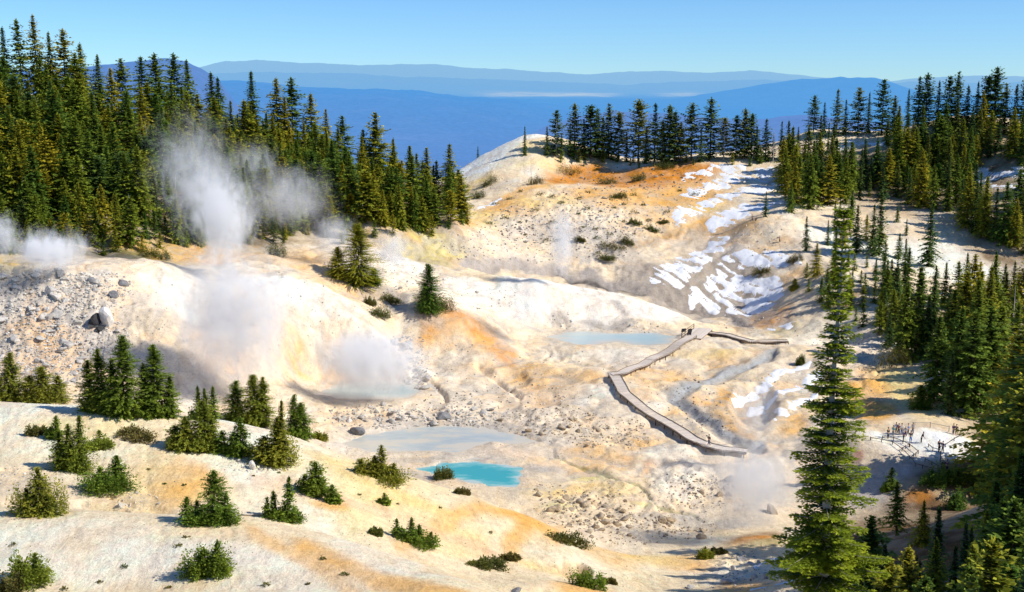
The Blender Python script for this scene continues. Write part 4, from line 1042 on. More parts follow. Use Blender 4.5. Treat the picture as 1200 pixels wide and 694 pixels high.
snow([(9, (885, 664), (912, 654)), (9, (880, 692), (925, 682)), (7, (1160, 588), (1182, 584)), (6, (905, 672), (925, 668))], 'shaded snow scraps among rocks near the foot of the big fir')
snow([(7, (560, 246), (585, 236))], 'narrow snow strip at the edge of the forested hill')

# ------------------------------------------------------------------ water
def water_mat(name, deep, mid, edge, scale, rough=.15, stretch=(.6, 1.4, 1), patch=.5):
    m, nt, b = mat(name)
    geo = nt.nodes.new('ShaderNodeNewGeometry'); mp = nt.nodes.new('ShaderNodeMapping'); mp.inputs['Scale'].default_value = stretch
    link(nt, geo.outputs['Position'], mp.inputs[0])
    at = node(nt, 'ShaderNodeVertexColor', layer_name='Col'); nz = noise(nt, mp.outputs[0], scale, 7, .66)
    sep = nt.nodes.new('ShaderNodeSeparateColor'); link(nt, at.outputs['Color'], sep.inputs[0])
    ad = node(nt, 'ShaderNodeMath', operation='MULTIPLY_ADD'); link(nt, nz, ad.inputs[0]); ad.inputs[1].default_value = -patch*2.4
    a2 = node(nt, 'ShaderNodeMath', operation='ADD'); link(nt, sep.outputs[0], a2.inputs[0]); a2.inputs[1].default_value = patch*1.2
    link(nt, a2.outputs[0], ad.inputs[2])
    link(nt, ramp(nt, ad.outputs[0], [(.02, edge), (.22, mid), (.55, deep)]).outputs[0], b.inputs['Base Color']); b.inputs['Roughness'].default_value = rough
    b.inputs['Specular IOR Level'].default_value = .4
    bump(nt, b, noise(nt, geo.outputs['Position'], 3.5, 4, .6), .05, .4)
    return m
WM = {
 'turquoise': water_mat('turquoise spring water', (.06, .40, .42), (.20, .52, .50), (.52, .62, .56), .34, .16, patch=.8),
 'mud': water_mat('milky grey spring water', (.38, .44, .46), (.50, .54, .51), (.66, .60, .48), .16, .3, patch=.95),
 'upper': water_mat('pale blue spring water', (.42, .58, .60), (.52, .61, .58), (.66, .61, .50), .14, .22, patch=.7),
 'steaming': water_mat('steaming grey green water', (.40, .50, .48), (.50, .57, .53), (.62, .58, .50), .2, .25)}
WL_ = {'turquoise': 'small vivid turquoise hot pool behind the pale spur', 'mud': 'wide milky blue-grey pool between rubble and the turquoise pool', 'upper': 'pale blue pool under the white middle mounds by the boardwalk', 'steaming': 'grey-green pool in the steaming bowl'}
for k, (poly, lev) in pool_poly.items():
    x0, y0 = poly.min(0)-6; x1, y1 = poly.max(0)+6; st = .5
    gx_, gy_ = np.meshgrid(np.arange(x0, x1, st), np.arange(y0, y1, st))
    sdv = poly_sd(poly, gx_, gy_); keep = (sdv[:-1, :-1] < (2.0 if k == 'mud' else 3.0))
    if k == 'mud': keep &= poly_sd(pool_poly['turquoise'][0], gx_, gy_)[:-1, :-1] > .2
    # leave out water that would lie above open ground outside the basin
    gz = sample(Z, gx_, gy_); keep &= ((gz[:-1, :-1] < lev+.35) | (sdv[:-1, :-1] < 0))
    na = gx_.shape[1]; j, i = np.nonzero(keep); q = np.stack([j*na+i, j*na+i+1, (j+1)*na+i+1, (j+1)*na+i], 1)
    used = np.unique(q); rem = np.zeros(gx_.size, int); rem[used] = np.arange(len(used))
    V = np.stack([gx_, gy_, np.full(gx_.shape, lev)], -1).reshape(-1, 3)[used]
    dep = np.clip(-sdv.ravel()[used]/(3.5 if k == 'turquoise' else 5), 0, 1)*{'turquoise': 1., 'mud': .22, 'upper': .55, 'steaming': .8}[k]
    tag(obj('water', mesh_np('water', V, [rem[q]], True, np.repeat(dep[:, None], 3, 1)), WM[k]), WL_[k], kind='structure')

# ------------------------------------------------------------------ boulders and rubble
def rock_mesh(seed, sub=3):
    import bmesh
    bm = bmesh.new(); bmesh.ops.create_icosphere(bm, subdivisions=sub, radius=1)
    rg = np.random.default_rng(seed); P = np.array([v.co[:] for v in bm.verts])
    for _ in range(11):      # flat fracture planes
        n_ = rg.normal(size=3); n_ /= np.linalg.norm(n_); d = rg.uniform(.45, .85)
        e = np.maximum(P@n_-d, 0); P -= np.outer(e, n_)*.92
    P *= rg.uniform(.75, 1.3, 3)*np.array([1.1, 1, .8])
    P += .05*np.stack([perlin(P[:, 0]*3+k*9, P[:, 1]*3+P[:, 2]*2, seed+k) for k in range(3)], 1)
    for v, p in zip(bm.verts, P): v.co = p
    me = bpy.data.meshes.new('boulder'); bm.to_mesh(me); bm.free()
    return me
def rock_mat(name, a, c, d):
    m, nt, b = mat(name); tc = nt.nodes.new('ShaderNodeTexCoord'); oi = nt.nodes.new('ShaderNodeObjectInfo')
    nz = noise(nt, tc.outputs['Object'], 2.2, 7, .65)
    base = ramp(nt, oi.outputs['Random'], [(0, a), (.5, c), (1, d)])
    link(nt, mul(nt, base.outputs[0], ramp(nt, nz, [(.3, (.6, .58, .56)), (.65, (1.1, 1.08, 1.05))]).outputs[0]), b.inputs['Base Color'])
    bump(nt, b, nz, .12, .6); return m
RM = rock_mat('pale altered rock', (.62, .58, .51), (.50, .48, .45), (.72, .67, .60))
RM_WARM = rock_mat('buff rock', (.50, .38, .24), (.44, .36, .27), (.58, .48, .34))
RM_WHITE = rock_mat('white rock', (.78, .75, .70), (.80, .77, .72), (.74, .71, .66))
RM_SHADE = rock_mat('dark rock', (.05, .05, .055), (.045, .045, .05), (.06, .06, .06))  # near-black, stands in for the shade inside the hollow
RM_GREY = rock_mat('grey rock', (.24, .24, .25), (.28, .28, .28), (.22, .22, .23))
ROCKS = [rock_mesh(700+k) for k in range(9)]
TALL = max(range(9), key=lambda k: max(v.co.z for v in ROCKS[k].vertices)/max(abs(v.co.x) for v in ROCKS[k].vertices))
LOW = [rock_mesh(800+k, 1) for k in range(6)]
LOWV = [(np.array([v.co[:] for v in m_.vertices]), np.array([p.vertices[:] for p in m_.polygons])) for m_ in LOW]
MESHES = {}
def boulder(x, y, r, m, label, group=None, squash=.8, k=None):
    k = int(rs.integers(len(ROCKS))) if k is None else k
    key = (k, m.name)
    if key not in MESHES:
        me = ROCKS[k].copy(); me.materials.append(m); MESHES[key] = me
    o = obj('boulder', MESHES[key]); o.location = (x, y, float(ground(x, y))+r*.25); o.scale = (r, r*rs.uniform(.8, 1.1), r*squash*rs.uniform(.8, 1.15))
    o.rotation_euler = (rs.normal(0, .2), rs.normal(0, .2), rs.uniform(0, 6.28))
    return tag(o, label, 'boulder', group)
rub = Bag(); rub_warm = Bag(); rub_dark = Bag()
def rubble(bag, x, y, r):
    V, Fc = LOWV[int(rs.integers(len(LOWV)))]; an = rs.uniform(0, 6.28); ca, sa = math.cos(an), math.sin(an)
    P = V*np.array([1, rs.uniform(.7, 1), rs.uniform(.6, .95)])*r
    P = np.stack([P[:, 0]*ca-P[:, 1]*sa, P[:, 0]*sa+P[:, 1]*ca, P[:, 2]], 1)+np.array([x, y, float(ground(x, y))+.2*r])
    s = rs.uniform(.55, 1.15); bag.add(P, Fc, np.full((len(P), 3), s))
def rocks(zones, nb, nr, size, m, label, group, bag):
    """boulders of the given pixel size range, plus smaller rubble, in elliptical patches of the ground"""
    area = np.array([z[2]*z[3] for z in zones], float); area /= area.sum()
    for kind_, n_ in (('b', nb), ('r', nr)):
        for q in range(n_):
            z = zones[rs.choice(len(zones), p=area)]; an, rr = rs.uniform(0, 6.28), math.sqrt(rs.random())*1.05
            x, y = gpt(z[0]+z[2]*rr*math.cos(an), z[1]+z[3]*rr*math.sin(an))
            if any(poly_sd(p_, np.array([x]), np.array([y]))[0] < -.5 for p_, _l in pool_poly.values()): continue
            if kind_ == 'b': boulder(x, y, (size[0]*1.2+(size[1]*1.25-size[0])*rs.random()**1.8)/2*y/F, m, label, group)
            else: rubble(bag, x, y, size[0]*rs.uniform(.14, .62)*y/F)
rocks([(50, 345, 60, 28), (30, 400, 50, 40), (100, 400, 50, 30), (110, 340, 45, 22), (60, 440, 40, 14)], 110, 2200, (4, 12), RM, 'pale grey boulder strewn over the rubble mound below the forested hill', 'boulders on the rubble mound', rub)
rocks([(480, 490, 90, 12), (430, 488, 50, 14), (540, 488, 50, 14), (475, 410, 24, 22), (485, 440, 18, 22)], 62, 650, (4, 11), RM, 'grey boulder on the stony rim between the steaming bowl and the milky pool', 'boulders on the stony pool rim', rub)
rocks([(640, 495, 60, 16), (700, 505, 60, 18), (720, 515, 40, 14)], 30, 400, (3, 8), RM_WARM, 'buff boulder on the stony flat beside the boardwalk', 'boulders beside the boardwalk', rub_warm)
rocks([(690, 600, 50, 22), (740, 620, 60, 18), (660, 592, 30, 14), (800, 620, 40, 12), (820, 575, 40, 20), (645, 575, 20, 8)], 62, 700, (4, 12), RM_WARM, 'buff boulder in the rocky gully below the orange slope', 'boulders in the rocky gully', rub_warm)
rocks([(640, 265, 70, 28), (705, 275, 40, 28), (740, 255, 50, 20), (560, 290, 50, 16), (620, 300, 60, 10)], 10, 650, (3, 6), RM, 'grey boulder on the far wall under the back ridge', 'boulders on the far wall', rub)
rocks([(740, 210, 80, 14), (800, 230, 40, 14), (700, 230, 40, 12)], 8, 200, (3, 6), RM_WARM, 'boulder in the orange cut of the back ridge', 'boulders in the orange cut', rub_warm)
rocks([(740, 385, 34, 8), (660, 375, 18, 12), (430, 310, 50, 12), (480, 330, 50, 18), (560, 350, 50, 12)], 6, 330, (3, 7), RM, 'small boulder around the white middle mounds', 'boulders around the middle mounds', rub)
rocks([(880, 665, 40, 18), (850, 685, 50, 10), (915, 690, 20, 8)], 14, 160, (4, 11), RM, 'boulder among snow scraps at the foot of the big fir', 'boulders at the foot of the big fir', rub)
rocks([(1050, 405, 60, 26), (1090, 330, 80, 25), (1050, 450, 50, 24), (960, 395, 30, 16), (880, 380, 40, 8), (895, 455, 30, 16)], 6, 420, (3, 8), RM, 'boulder on the pale right-hand slope', 'boulders on the pale right slope', rub)
rocks([(300, 550, 20, 4), (292, 546, 26, 7), (160, 588, 26, 10), (15, 560, 16, 12), (120, 560, 16, 6)], 5, 130, (4, 10), RM, 'pale boulder lying among dwarf conifers on the spur', 'boulders on the pale spur', rub)
rocks([(770, 590, 120, 30), (700, 480, 160, 60), (590, 440, 120, 40), (280, 380, 160, 60), (900, 300, 60, 40), (640, 240, 100, 40), (830, 480, 40, 30), (560, 510, 70, 6)], 0, 1000, (3, 6), RM, '', '', rub)
rocks([(250, 560, 300, 90), (520, 610, 120, 40), (750, 650, 160, 40), (100, 590, 120, 10), (290, 548, 30, 8)], 0, 700, (2, 5), RM_WARM, '', '', rub_warm)
rocks([(640, 262, 60, 24), (705, 282, 34, 26), (750, 262, 40, 16), (740, 212, 70, 12), (590, 268, 40, 20), (690, 235, 50, 14)], 0, 420, (3, 7), RM, '', '', rub_dark)
rocks([(40, 360, 100, 36), (480, 488, 100, 14), (700, 510, 60, 20), (690, 600, 60, 24), (800, 580, 50, 26), (800, 470, 40, 26), (830, 500, 30, 14), (600, 470, 100, 20), (870, 680, 50, 12), (801, 460, 14, 5), (825, 489, 14, 14), (850, 508, 16, 8), (835, 447, 30, 5)], 0, 620, (3, 7), RM, '', '', rub_dark)
def rubble_mat(name, c0, c1):
    m, nt, b = mat(name); at = node(nt, 'ShaderNodeVertexColor', layer_name='Col'); geo = nt.nodes.new('ShaderNodeNewGeometry')
    c = ramp(nt, noise(nt, geo.outputs['Position'], .35, 5, .7), [(.35, c0), (.65, c1)])
    link(nt, mul(nt, c.outputs[0], at.outputs['Color']), b.inputs['Base Color']); return m
tag(obj('rubble', rub.mesh('rubble', False, True), rubble_mat('grey rubble', (.48, .45, .41), (.74, .69, .61))), 'loose pale rubble and stones scattered across the basin', kind='stuff')
tag(obj('rubble', rub_dark.mesh('rubble', False, True), rubble_mat('dark rubble', (.16, .15, .13), (.34, .30, .26))), 'dark grey stones dotted over the far wall and the stony rims', kind='stuff')
tag(obj('rubble', rub_warm.mesh('rubble', False, True), rubble_mat('buff rubble', (.40, .30, .20), (.60, .50, .36))), 'loose buff stones in the gully and on the spur', kind='stuff')
for px, py, rp, m, lab in [(125, 372, 15, RM_WHITE, 'big bright white boulder beside the dark hollow on the rubble mound'), (112, 374, 11, RM_SHADE, 'black boulder standing in for the shade of the hollow beside the white one'), (112, 380, 6, RM_GREY, 'grey boulder at the foot of the black one'),
        (118, 386, 6, RM_SHADE, 'small black rock standing in for the shade under the big white boulder'), (145, 331, 8, RM_GREY, 'rounded dark grey boulder near the top of the rubble mound'), (70, 320, 7, RM_GREY, 'upright dark grey block on the crest of the rubble mound'), (108, 328, 6, RM_GREY, 'dark flat boulder between the upright block and the rounded boulder'),
        (133, 345, 7, RM_GREY, 'grey boulder just below the rounded dark one'), (418, 504, 9, RM_GREY, 'large green-grey boulder at the edge of the milky pool'), (520, 487, 8, RM_GREY, 'dark cracked boulder in the middle of the stony rim'), (823, 628, 8, RM_WARM, 'tall yellow boulder standing near the gully steam'),
        (905, 597, 10, RM_WARM, 'pale yellow boulder wrapped in steam by the big fir'), (470, 405, 8, RM, 'pale boulder at the end of the orange ridge'), (461, 400, 7, RM, 'pale boulder just left of the one ending the orange ridge'),
        (296, 546, 8, RM_WHITE, 'white boulder beside the large conifer clump on the spur'), (606, 691, 6, RM_GREY, 'dark rock at the bottom edge in front of the hollow')]:
    x, y = gpt(px, py+rp*.4); o = boulder(x, y, rp*y/F, m, lab, k=TALL if m in (RM_WHITE, RM_SHADE) else None, squash=1.35 if m is RM_WHITE else 1.0)
    o.rotation_euler = (.1, -.1, .9 if m is RM_WHITE else .2+.37*px)
    if m is RM_WHITE: o.scale = (rp*y/F*.85, rp*y/F*.9, rp*y/F*1.2)

# ------------------------------------------------------------------ boardwalk
import bmesh
def box_bm(bm, c, ux, uy, uz, hx, hy, hz):
    vs = [bm.verts.new(Vector(c)+ux*sx*hx+uy*sy*hy+uz*sz*hz) for sx in (-1, 1) for sy in (-1, 1) for sz in (-1, 1)]
    for f in ((0, 1, 3, 2), (4, 6, 7, 5), (0, 4, 5, 1), (2, 3, 7, 6), (0, 2, 6, 4), (1, 5, 7, 3)): bm.faces.new([vs[k] for k in f])
def bm_obj(name, bm, m, parent=None):
    bmesh.ops.recalc_face_normals(bm, faces=bm.faces)
    me = bpy.data.meshes.new(name); bm.to_mesh(me); bm.free(); return obj(name, me, m, parent)
M_PLANK, nt, b = mat('weathered planks')
geo = nt.nodes.new('ShaderNodeNewGeometry')
link(nt, mul(nt, ramp(nt, noise(nt, geo.outputs['Position'], 3, 5, .7), [(.3, (.68, .58, .48)), (.7, (.84, .74, .63))]).outputs[0], ramp(nt, geo.outputs['Random Per Island'], [(0, (.82, .82, .82)), (1, (1.08, 1.06, 1.04))]).outputs[0]), b.inputs['Base Color'])
M_KERB = simple_mat('kerb timber', (.22, .17, .13), (.34, .28, .22), 3)
M_BEAM = simple_mat('dark timber', (.09, .065, .05), (.17, .13, .10), 3)
Zv = Vector((0, 0, 1))
def smooth_path(pix, lift, step=.5):
    P = [gpt(*p) for p in pix]; out = []
    for (x0, y0), (x1, y1) in zip(P[:-1], P[1:]):
        n_ = max(1, int(math.hypot(x1-x0, y1-y0)/step))
        out += [(x0+(x1-x0)*k/n_, y0+(y1-y0)*k/n_) for k in range(n_)]
    out.append(P[-1]); out = np.array(out)
    zz = np.array([float(ground(*p)) for p in out]); k = np.ones(25)/25
    pad = np.pad(zz, 12, 'edge'); zs = np.convolve(pad, k, 'valid')
    xs = np.convolve(np.pad(out[:, 0], 2, 'edge'), np.ones(5)/5, 'valid'); ys = np.convolve(np.pad(out[:, 1], 2, 'edge'), np.ones(5)/5, 'valid')
    return np.stack([xs, ys, np.maximum(zs, zz-.1)+lift], 1)
def boardwalk(pix, width, lift, label):
    P = smooth_path(pix, lift, .26); root = empty('boardwalk', P[0]); tag(root, label, 'boardwalk'); o0 = Vector(P[0])
    d = np.gradient(P, axis=0); deck = bmesh.new(); rails = [bmesh.new(), bmesh.new()]; beams = [bmesh.new(), bmesh.new()]
    for k in range(len(P)):
        dv = Vector(d[k]); dv.z = 0; dv.normalize(); sv = Vector((-dv.y, dv.x, 0)); c = Vector(P[k])-o0
        box_bm(deck, c, dv, sv, Zv, .118, width/2, .025)
        if k+1 < len(P):
            nx = Vector(P[k+1])-o0; m_ = (c+nx)/2; l_ = (nx-c).length/2+.02; fv = (nx-c).normalized(); s2 = Vector((-fv.y, fv.x, 0)).normalized(); u2 = fv.cross(s2)
            for q, s in enumerate((-1, 1)):
                box_bm(rails[q], m_+s2*s*(width/2-.06)+Zv*.10, fv, s2, u2, l_, .045, .05)
                box_bm(beams[q], m_+s2*s*(width/2-.18)-Zv*.16, fv, s2, u2, l_, .06, .12)
    bm_obj('deck', deck, M_PLANK, root)
    for q in range(2): bm_obj('kerb_rail', rails[q], M_KERB, root); bm_obj('beam', beams[q], M_BEAM, root)
    for k in range(4, len(P), 11):
        dv = Vector(d[k]); dv.z = 0; dv.normalize(); sv = Vector((-dv.y, dv.x, 0))
        for s in (-1, 1):
            c = Vector(P[k])+sv*s*(width/2-.05); gz = float(ground(c.x, c.y)); hgt = c.z-.06-gz+.3
            if hgt > .1:
                pb = bmesh.new(); box_bm(pb, Vector((c.x, c.y, c.z-.06-hgt/2))-o0, dv, sv, Zv, .07, .07, hgt/2); bm_obj('post', pb, M_BEAM, root)
    return P
BW1 = boardwalk([(719, 441), (731, 463), (750, 479), (772, 495), (800, 510), (826, 524), (846, 531), (876, 534)], 2.3, .62, 'long straight lower boardwalk running from the bend down to the steam by the big fir')
BW2 = boardwalk([(716, 442.5), (730, 440), (748, 433), (770, 421), (790, 410), (806, 400), (811, 396)], 2.3, .62, 'middle boardwalk climbing from the bend to the small platform')
BW3 = boardwalk([(822, 391), (840, 394), (862, 398), (882, 402.5), (905, 403), (924, 402)], 2.0, .55, 'upper boardwalk from the platform to the snowy slope')
# platform joining the two upper lengths
x, y = gpt(812, 393); a_, b_ = Vector(BW2[-1]), Vector(BW3[0])
c = (a_+b_)/2; root = empty('viewing_platform', c); tag(root, 'small square plank platform where two boardwalk lengths meet by the pale pool', 'platform')
dv = (b_-a_); dv.z = 0; dv.normalize(); sv = Vector((-dv.y, dv.x, 0)); bm = bmesh.new(); L2 = (b_-a_).length/2
for k in range(int(4.4/.26)):
    box_bm(bm, sv*(-2.2+.26*k)+Zv*.05, sv, dv, Zv, .12, L2+1.0, .025)
bm_obj('deck', bm, M_PLANK, root)
for s in (-1, 1):
    bm = bmesh.new(); box_bm(bm, sv*s*2.1-Zv*.12, dv, sv, Zv, L2+.9, .07, .13); bm_obj('beam', bm, M_BEAM, root)
    for q in (-1, 1):
        cc = sv*s*2.1+dv*q*(L2+.8); gz = float(ground(c.x+cc.x, c.y+cc.y))-c.z; bm = bmesh.new(); hh = (1.0 if s > 0 else 0)-gz+.3
        box_bm(bm, Vector((cc.x, cc.y, gz-.3+hh/2)), dv, sv, Zv, .07, .07, hh/2); bm_obj('post', bm, M_BEAM, root)
bm = bmesh.new(); box_bm(bm, sv*2.1+Zv*.95, dv, sv, Zv, L2+.8, .04, .05); box_bm(bm, sv*2.1+Zv*.5, dv, sv, Zv, L2+.8, .035, .05); bm_obj('railing', bm, M_BEAM, root)
M_SIGN = simple_mat('dark sign panel', (.03, .03, .035), (.06, .06, .07), 2, .5)
for px, py, hx, hz, lab in [(801, 391.5, .55, .42, 'dark information panel on two short posts left of the platform'), (808, 394.5, .5, .75, 'taller dark information panel close against the platform')]:
    x, y = gpt(px, py+2); z = float(ground(x, y)); r_ = empty('information_sign', (x, y, z), .35); tag(r_, lab, 'sign')
    bm = bmesh.new(); tl = Vector((0, -.35, .94)); box_bm(bm, Vector((0, 0, 1.0+hz*.6)), Vector((1, 0, 0)), tl, Vector((0, .94, .35)), hx, hz, .04); bm_obj('panel', bm, M_SIGN, r_)
    for s in (-1, 1):
        bm = bmesh.new(); box_bm(bm, Vector((s*hx*.7, .06, .45)), Vector((1, 0, 0)), Vector((0, 1, 0)), Zv, .05, .05, .65); bm_obj('post', bm, M_BEAM, r_)

# log barriers around the viewpoint terrace
M_LOG = simple_mat('barrier timber', (.07, .055, .05), (.16, .12, .10), 3)
M_LOGP = simple_mat('pale barrier timber', (.45, .38, .28), (.62, .54, .42), 3)
def barrier(pix, label, m=M_LOG, hgt=.42, rad=.055):
    P = [gpt(*p) for p in pix]; P = [Vector((x, y, float(ground(x, y)))) for x, y in P]; o0 = P[0].copy(); root = empty('log_barrier', o0); tag(root, label, 'log barrier')
    for a, c in zip(P[:-1], P[1:]):
        t = Bag(); t.add(*tube([tuple(a-o0+Zv*hgt), tuple((a+c)/2-o0+Zv*(hgt+.03)), tuple(c-o0+Zv*hgt)], [rad, rad, rad], 7)); me = t.mesh('rail', True); obj('rail', me, m, root)
    for a in P:
        t = Bag(); t.add(*tube([tuple(a-o0-Zv*.3), tuple(a-o0+Zv*(hgt+.15))], [rad*1.2, rad*1.1], 7)); obj('post', t.mesh('post', True), m, root)
barrier([(1020, 516), (1033, 518), (1046, 521), (1057, 529), (1066, 538), (1073, 547), (1081, 549), (1093, 552), (1101, 553)], 'long dark log barrier following the cliff edge of the viewpoint terrace')
barrier([(1034, 515), (1047, 516), (1058, 520), (1066, 524), (1076, 532)], 'dark log barrier through the middle of the terrace in front of the crowd')
barrier([(1057, 528.5), (1061, 526), (1065.5, 523.5)], 'short log barrier joining the two long ones')
barrier([(1070, 537.5), (1073, 534.5), (1076, 532)], 'second short log barrier lower down the terrace')
barrier([(1103, 551), (1102, 541), (1102, 533)], 'log barrier running towards the two visitors on the open terrace')
barrier([(1100, 530), (1093, 528), (1088, 524)], 'curved dark log barrier left of the two visitors')
barrier([(1108, 524), (1118, 517), (1129, 511)], 'log barrier climbing toward the trees behind the terrace')
barrier([(1072, 501), (1090, 501.5), (1112, 506)], 'pale log rail along the back of the terrace', M_LOGP, .8)
barrier([(1084, 541), (1092, 545), (1099, 549)], 'low log barrier near the lower corner of the terrace')

# ------------------------------------------------------------------ visitors
def cloth(name, c): 
    return simple_mat(name, tuple(v*.8 for v in c), c, 6)
SKIN = cloth('skin', (.55, .36, .26)); HAIR = cloth('dark hair', (.05, .035, .025))
def skin_body(name, joints, edges, mname, parent, root=0):
    """one continuous surface grown along a joint skeleton"""
    me = bpy.data.meshes.new(name); me.from_pydata([j[:3] for j in joints], edges, [])
    o = obj(name, me, None, parent)
    md = o.modifiers.new('skin', 'SKIN'); md.use_smooth_shade = True
    sv = me.skin_vertices[0].data
    for k, j in enumerate(joints): sv[k].radius = (j[3], j[4] if len(j) > 4 else j[3])
    sv[root].use_root = True
    o.modifiers.new('sub', 'SUBSURF').levels = 1; o.modifiers['sub'].render_levels = 1
    me.materials.append(mname); return o
def person(px, py, rz, h, top, legs, label, pose='stand', hat=None, pack=None, xyz=None):
    if xyz is None:
        x, y = gpt(px, py); z = float(ground(x, y))
    else: x, y, z = xyz
    root = empty('person', (x, y, z), rz); tag(root, label, 'person'); root.scale = (h/1.75,)*3
    st = .14 if pose != 'walk' else .26; lean = .0 if pose != 'lean' else .28; sit = pose == 'sit'
    # the body: legs, trunk, neck, head, arms with palm and fingers as one figure
    hip = .95 if not sit else .48
    J = [(0, 0, hip, .15, .11), (0, -lean*.4, hip+.24, .13, .10), (0, -lean*.9, hip+.46, .16, .10), (0, -lean, hip+.56, .06, .06), (0, -lean-.01, hip+.66, .085, .095), (0, -lean-.02, hip+.76, .075, .09)]
    E = [(0, 1), (1, 2), (2, 3), (3, 4), (4, 5)]
    for s in (-1, 1):
        b0 = len(J); f = s*st*.6 if pose == 'walk' else 0
        if sit: J += [(s*.10, -.42, .48, .085), (s*.10, -.44, .08, .05), (s*.10, -.58, .035, .045)]
        else: J += [(s*.11, -f*.6, .50, .075), (s*.11, f, .09, .05), (s*.115, f-.15, .035, .045)]
        E += [(0, b0), (b0, b0+1), (b0+1, b0+2)]
        b1 = len(J); ar = s*.22; fw = -.12 if pose in ('stand', 'walk') else -.3
        J += [(s*.20, -lean*.9, hip+.43, .06), (s*.26, -lean*.7-.02, hip+.16, .045), (s*.25, -lean*.6+fw, hip-.04, .034), (s*.245, -lean*.6+fw-.05, hip-.12, .034), (s*.24, -lean*.6+fw-.08, hip-.20, .018), (s*.21, -lean*.6+fw-.09, hip-.13, .012)]
        E += [(2, b1), (b1, b1+1), (b1+1, b1+2), (b1+2, b1+3), (b1+3, b1+4), (b1+3, b1+5)]
    body = skin_body('body', J, E, SKIN, root)
    # clothes: trousers and top as sleeves over the body
    JT = [(0, 0, hip-.02, .17, .125), (0, -lean*.4, hip+.24, .155, .12), (0, -lean*.9, hip+.47, .175, .115), (0, -lean, hip+.53, .075, .07)]
    ET = [(0, 1), (1, 2), (2, 3)]
    for s in (-1, 1):
        b1 = len(JT); JT += [(s*.205, -lean*.9, hip+.43, .075), (s*.265, -lean*.7-.02, hip+.16, .06), (s*.257, -lean*.65-.06, hip+.06, .052)]; ET += [(2, b1), (b1, b1+1), (b1+1, b1+2)]
    skin_body('jacket', JT, ET, cloth('top', top), root)
    JL = [(0, 0, hip+.02, .165, .125)]; EL = []
    for s in (-1, 1):
        b0 = len(JL); f = s*st*.6 if pose == 'walk' else 0
        if sit: JL += [(s*.10, -.42, .48, .10), (s*.10, -.44, .12, .07)]
        else: JL += [(s*.112, -f*.6, .50, .09), (s*.112, f, .10, .068)]
        EL += [(0, b0), (b0, b0+1)]
    skin_body('trousers', JL, EL, cloth('trousers', legs), root)
    # face: nose, eyes, ears live on the head; hair or hat on top
    t = Bag(); hz_ = hip+.72
    import bmesh as _b
    bm = _b.new(); _b.ops.create_uvsphere(bm, u_segments=12, v_segments=8, radius=.108)
    for v in list(bm.verts):
        v.co.z = v.co.z*1.05 if v.co.z > -.03 else v.co.z*.55
        if v.co.y < -.05 and v.co.z < .04: v.co.y = -.05
        v.co += Vector((0, -lean, hz_+.05))
    if hat: 
        r_ = _b.ops.create_circle(bm, cap_ends=True, radius=.19, segments=14, matrix=Matrix.Translation((0, -lean-.02, hz_+.09)))
    hm = bpy.data.meshes.new('hair' if not hat else 'hat'); bm.to_mesh(hm); bm.free()
    for p_ in hm.polygons: p_.use_smooth = True
    obj('hat' if hat else 'hair', hm, cloth('hat', hat) if hat else HAIR, root)
    bm = _b.new(); _b.ops.create_cone(bm, segments=4, radius1=.02, radius2=.005, depth=.05, cap_ends=True, matrix=Matrix.Translation((0, -lean-.115, hz_-.02)))
    bm_obj('nose', bm, SKIN, root)
    if pack:
        bm = _b.new(); box_bm(bm, Vector((0, .20-lean*.7, hip+.30)), Vector((1, 0, 0)), Vector((0, 1, 0)), Zv, .15, .09, .23)
        _b.ops.bevel(bm, geom=list(bm.edges), offset=.05, segments=2, affect='EDGES')
        # a pack is carried: its own thing resting against the back
        o = bm_obj('backpack', bm, cloth('pack', pack)); o.location = (x, y, z); o.rotation_euler = (0, 0, rz); o.scale = root.scale
        tag(o, 'backpack worn by the ' + label, 'backpack')
NAVY, WHT, BLU, BLK, GRY, RED, PUR, KHA, TEAL = (.03, .035, .09), (.75, .75, .75), (.10, .24, .65), (.02, .02, .025), (.25, .25, .27), (.40, .05, .05), (.12, .07, .22), (.32, .26, .17), (.15, .5, .55)
k_ = int(np.argmin([math.hypot(p[0]-gpt(831, 526)[0], p[1]-gpt(831, 526)[1]) for p in BW1])); q_ = BW1[k_]
person(0, 0, 2.2, 1.78, BLK, NAVY, 'lone walker in dark clothes on the lower boardwalk', 'walk', xyz=(q_[0], q_[1], q_[2]+.025))
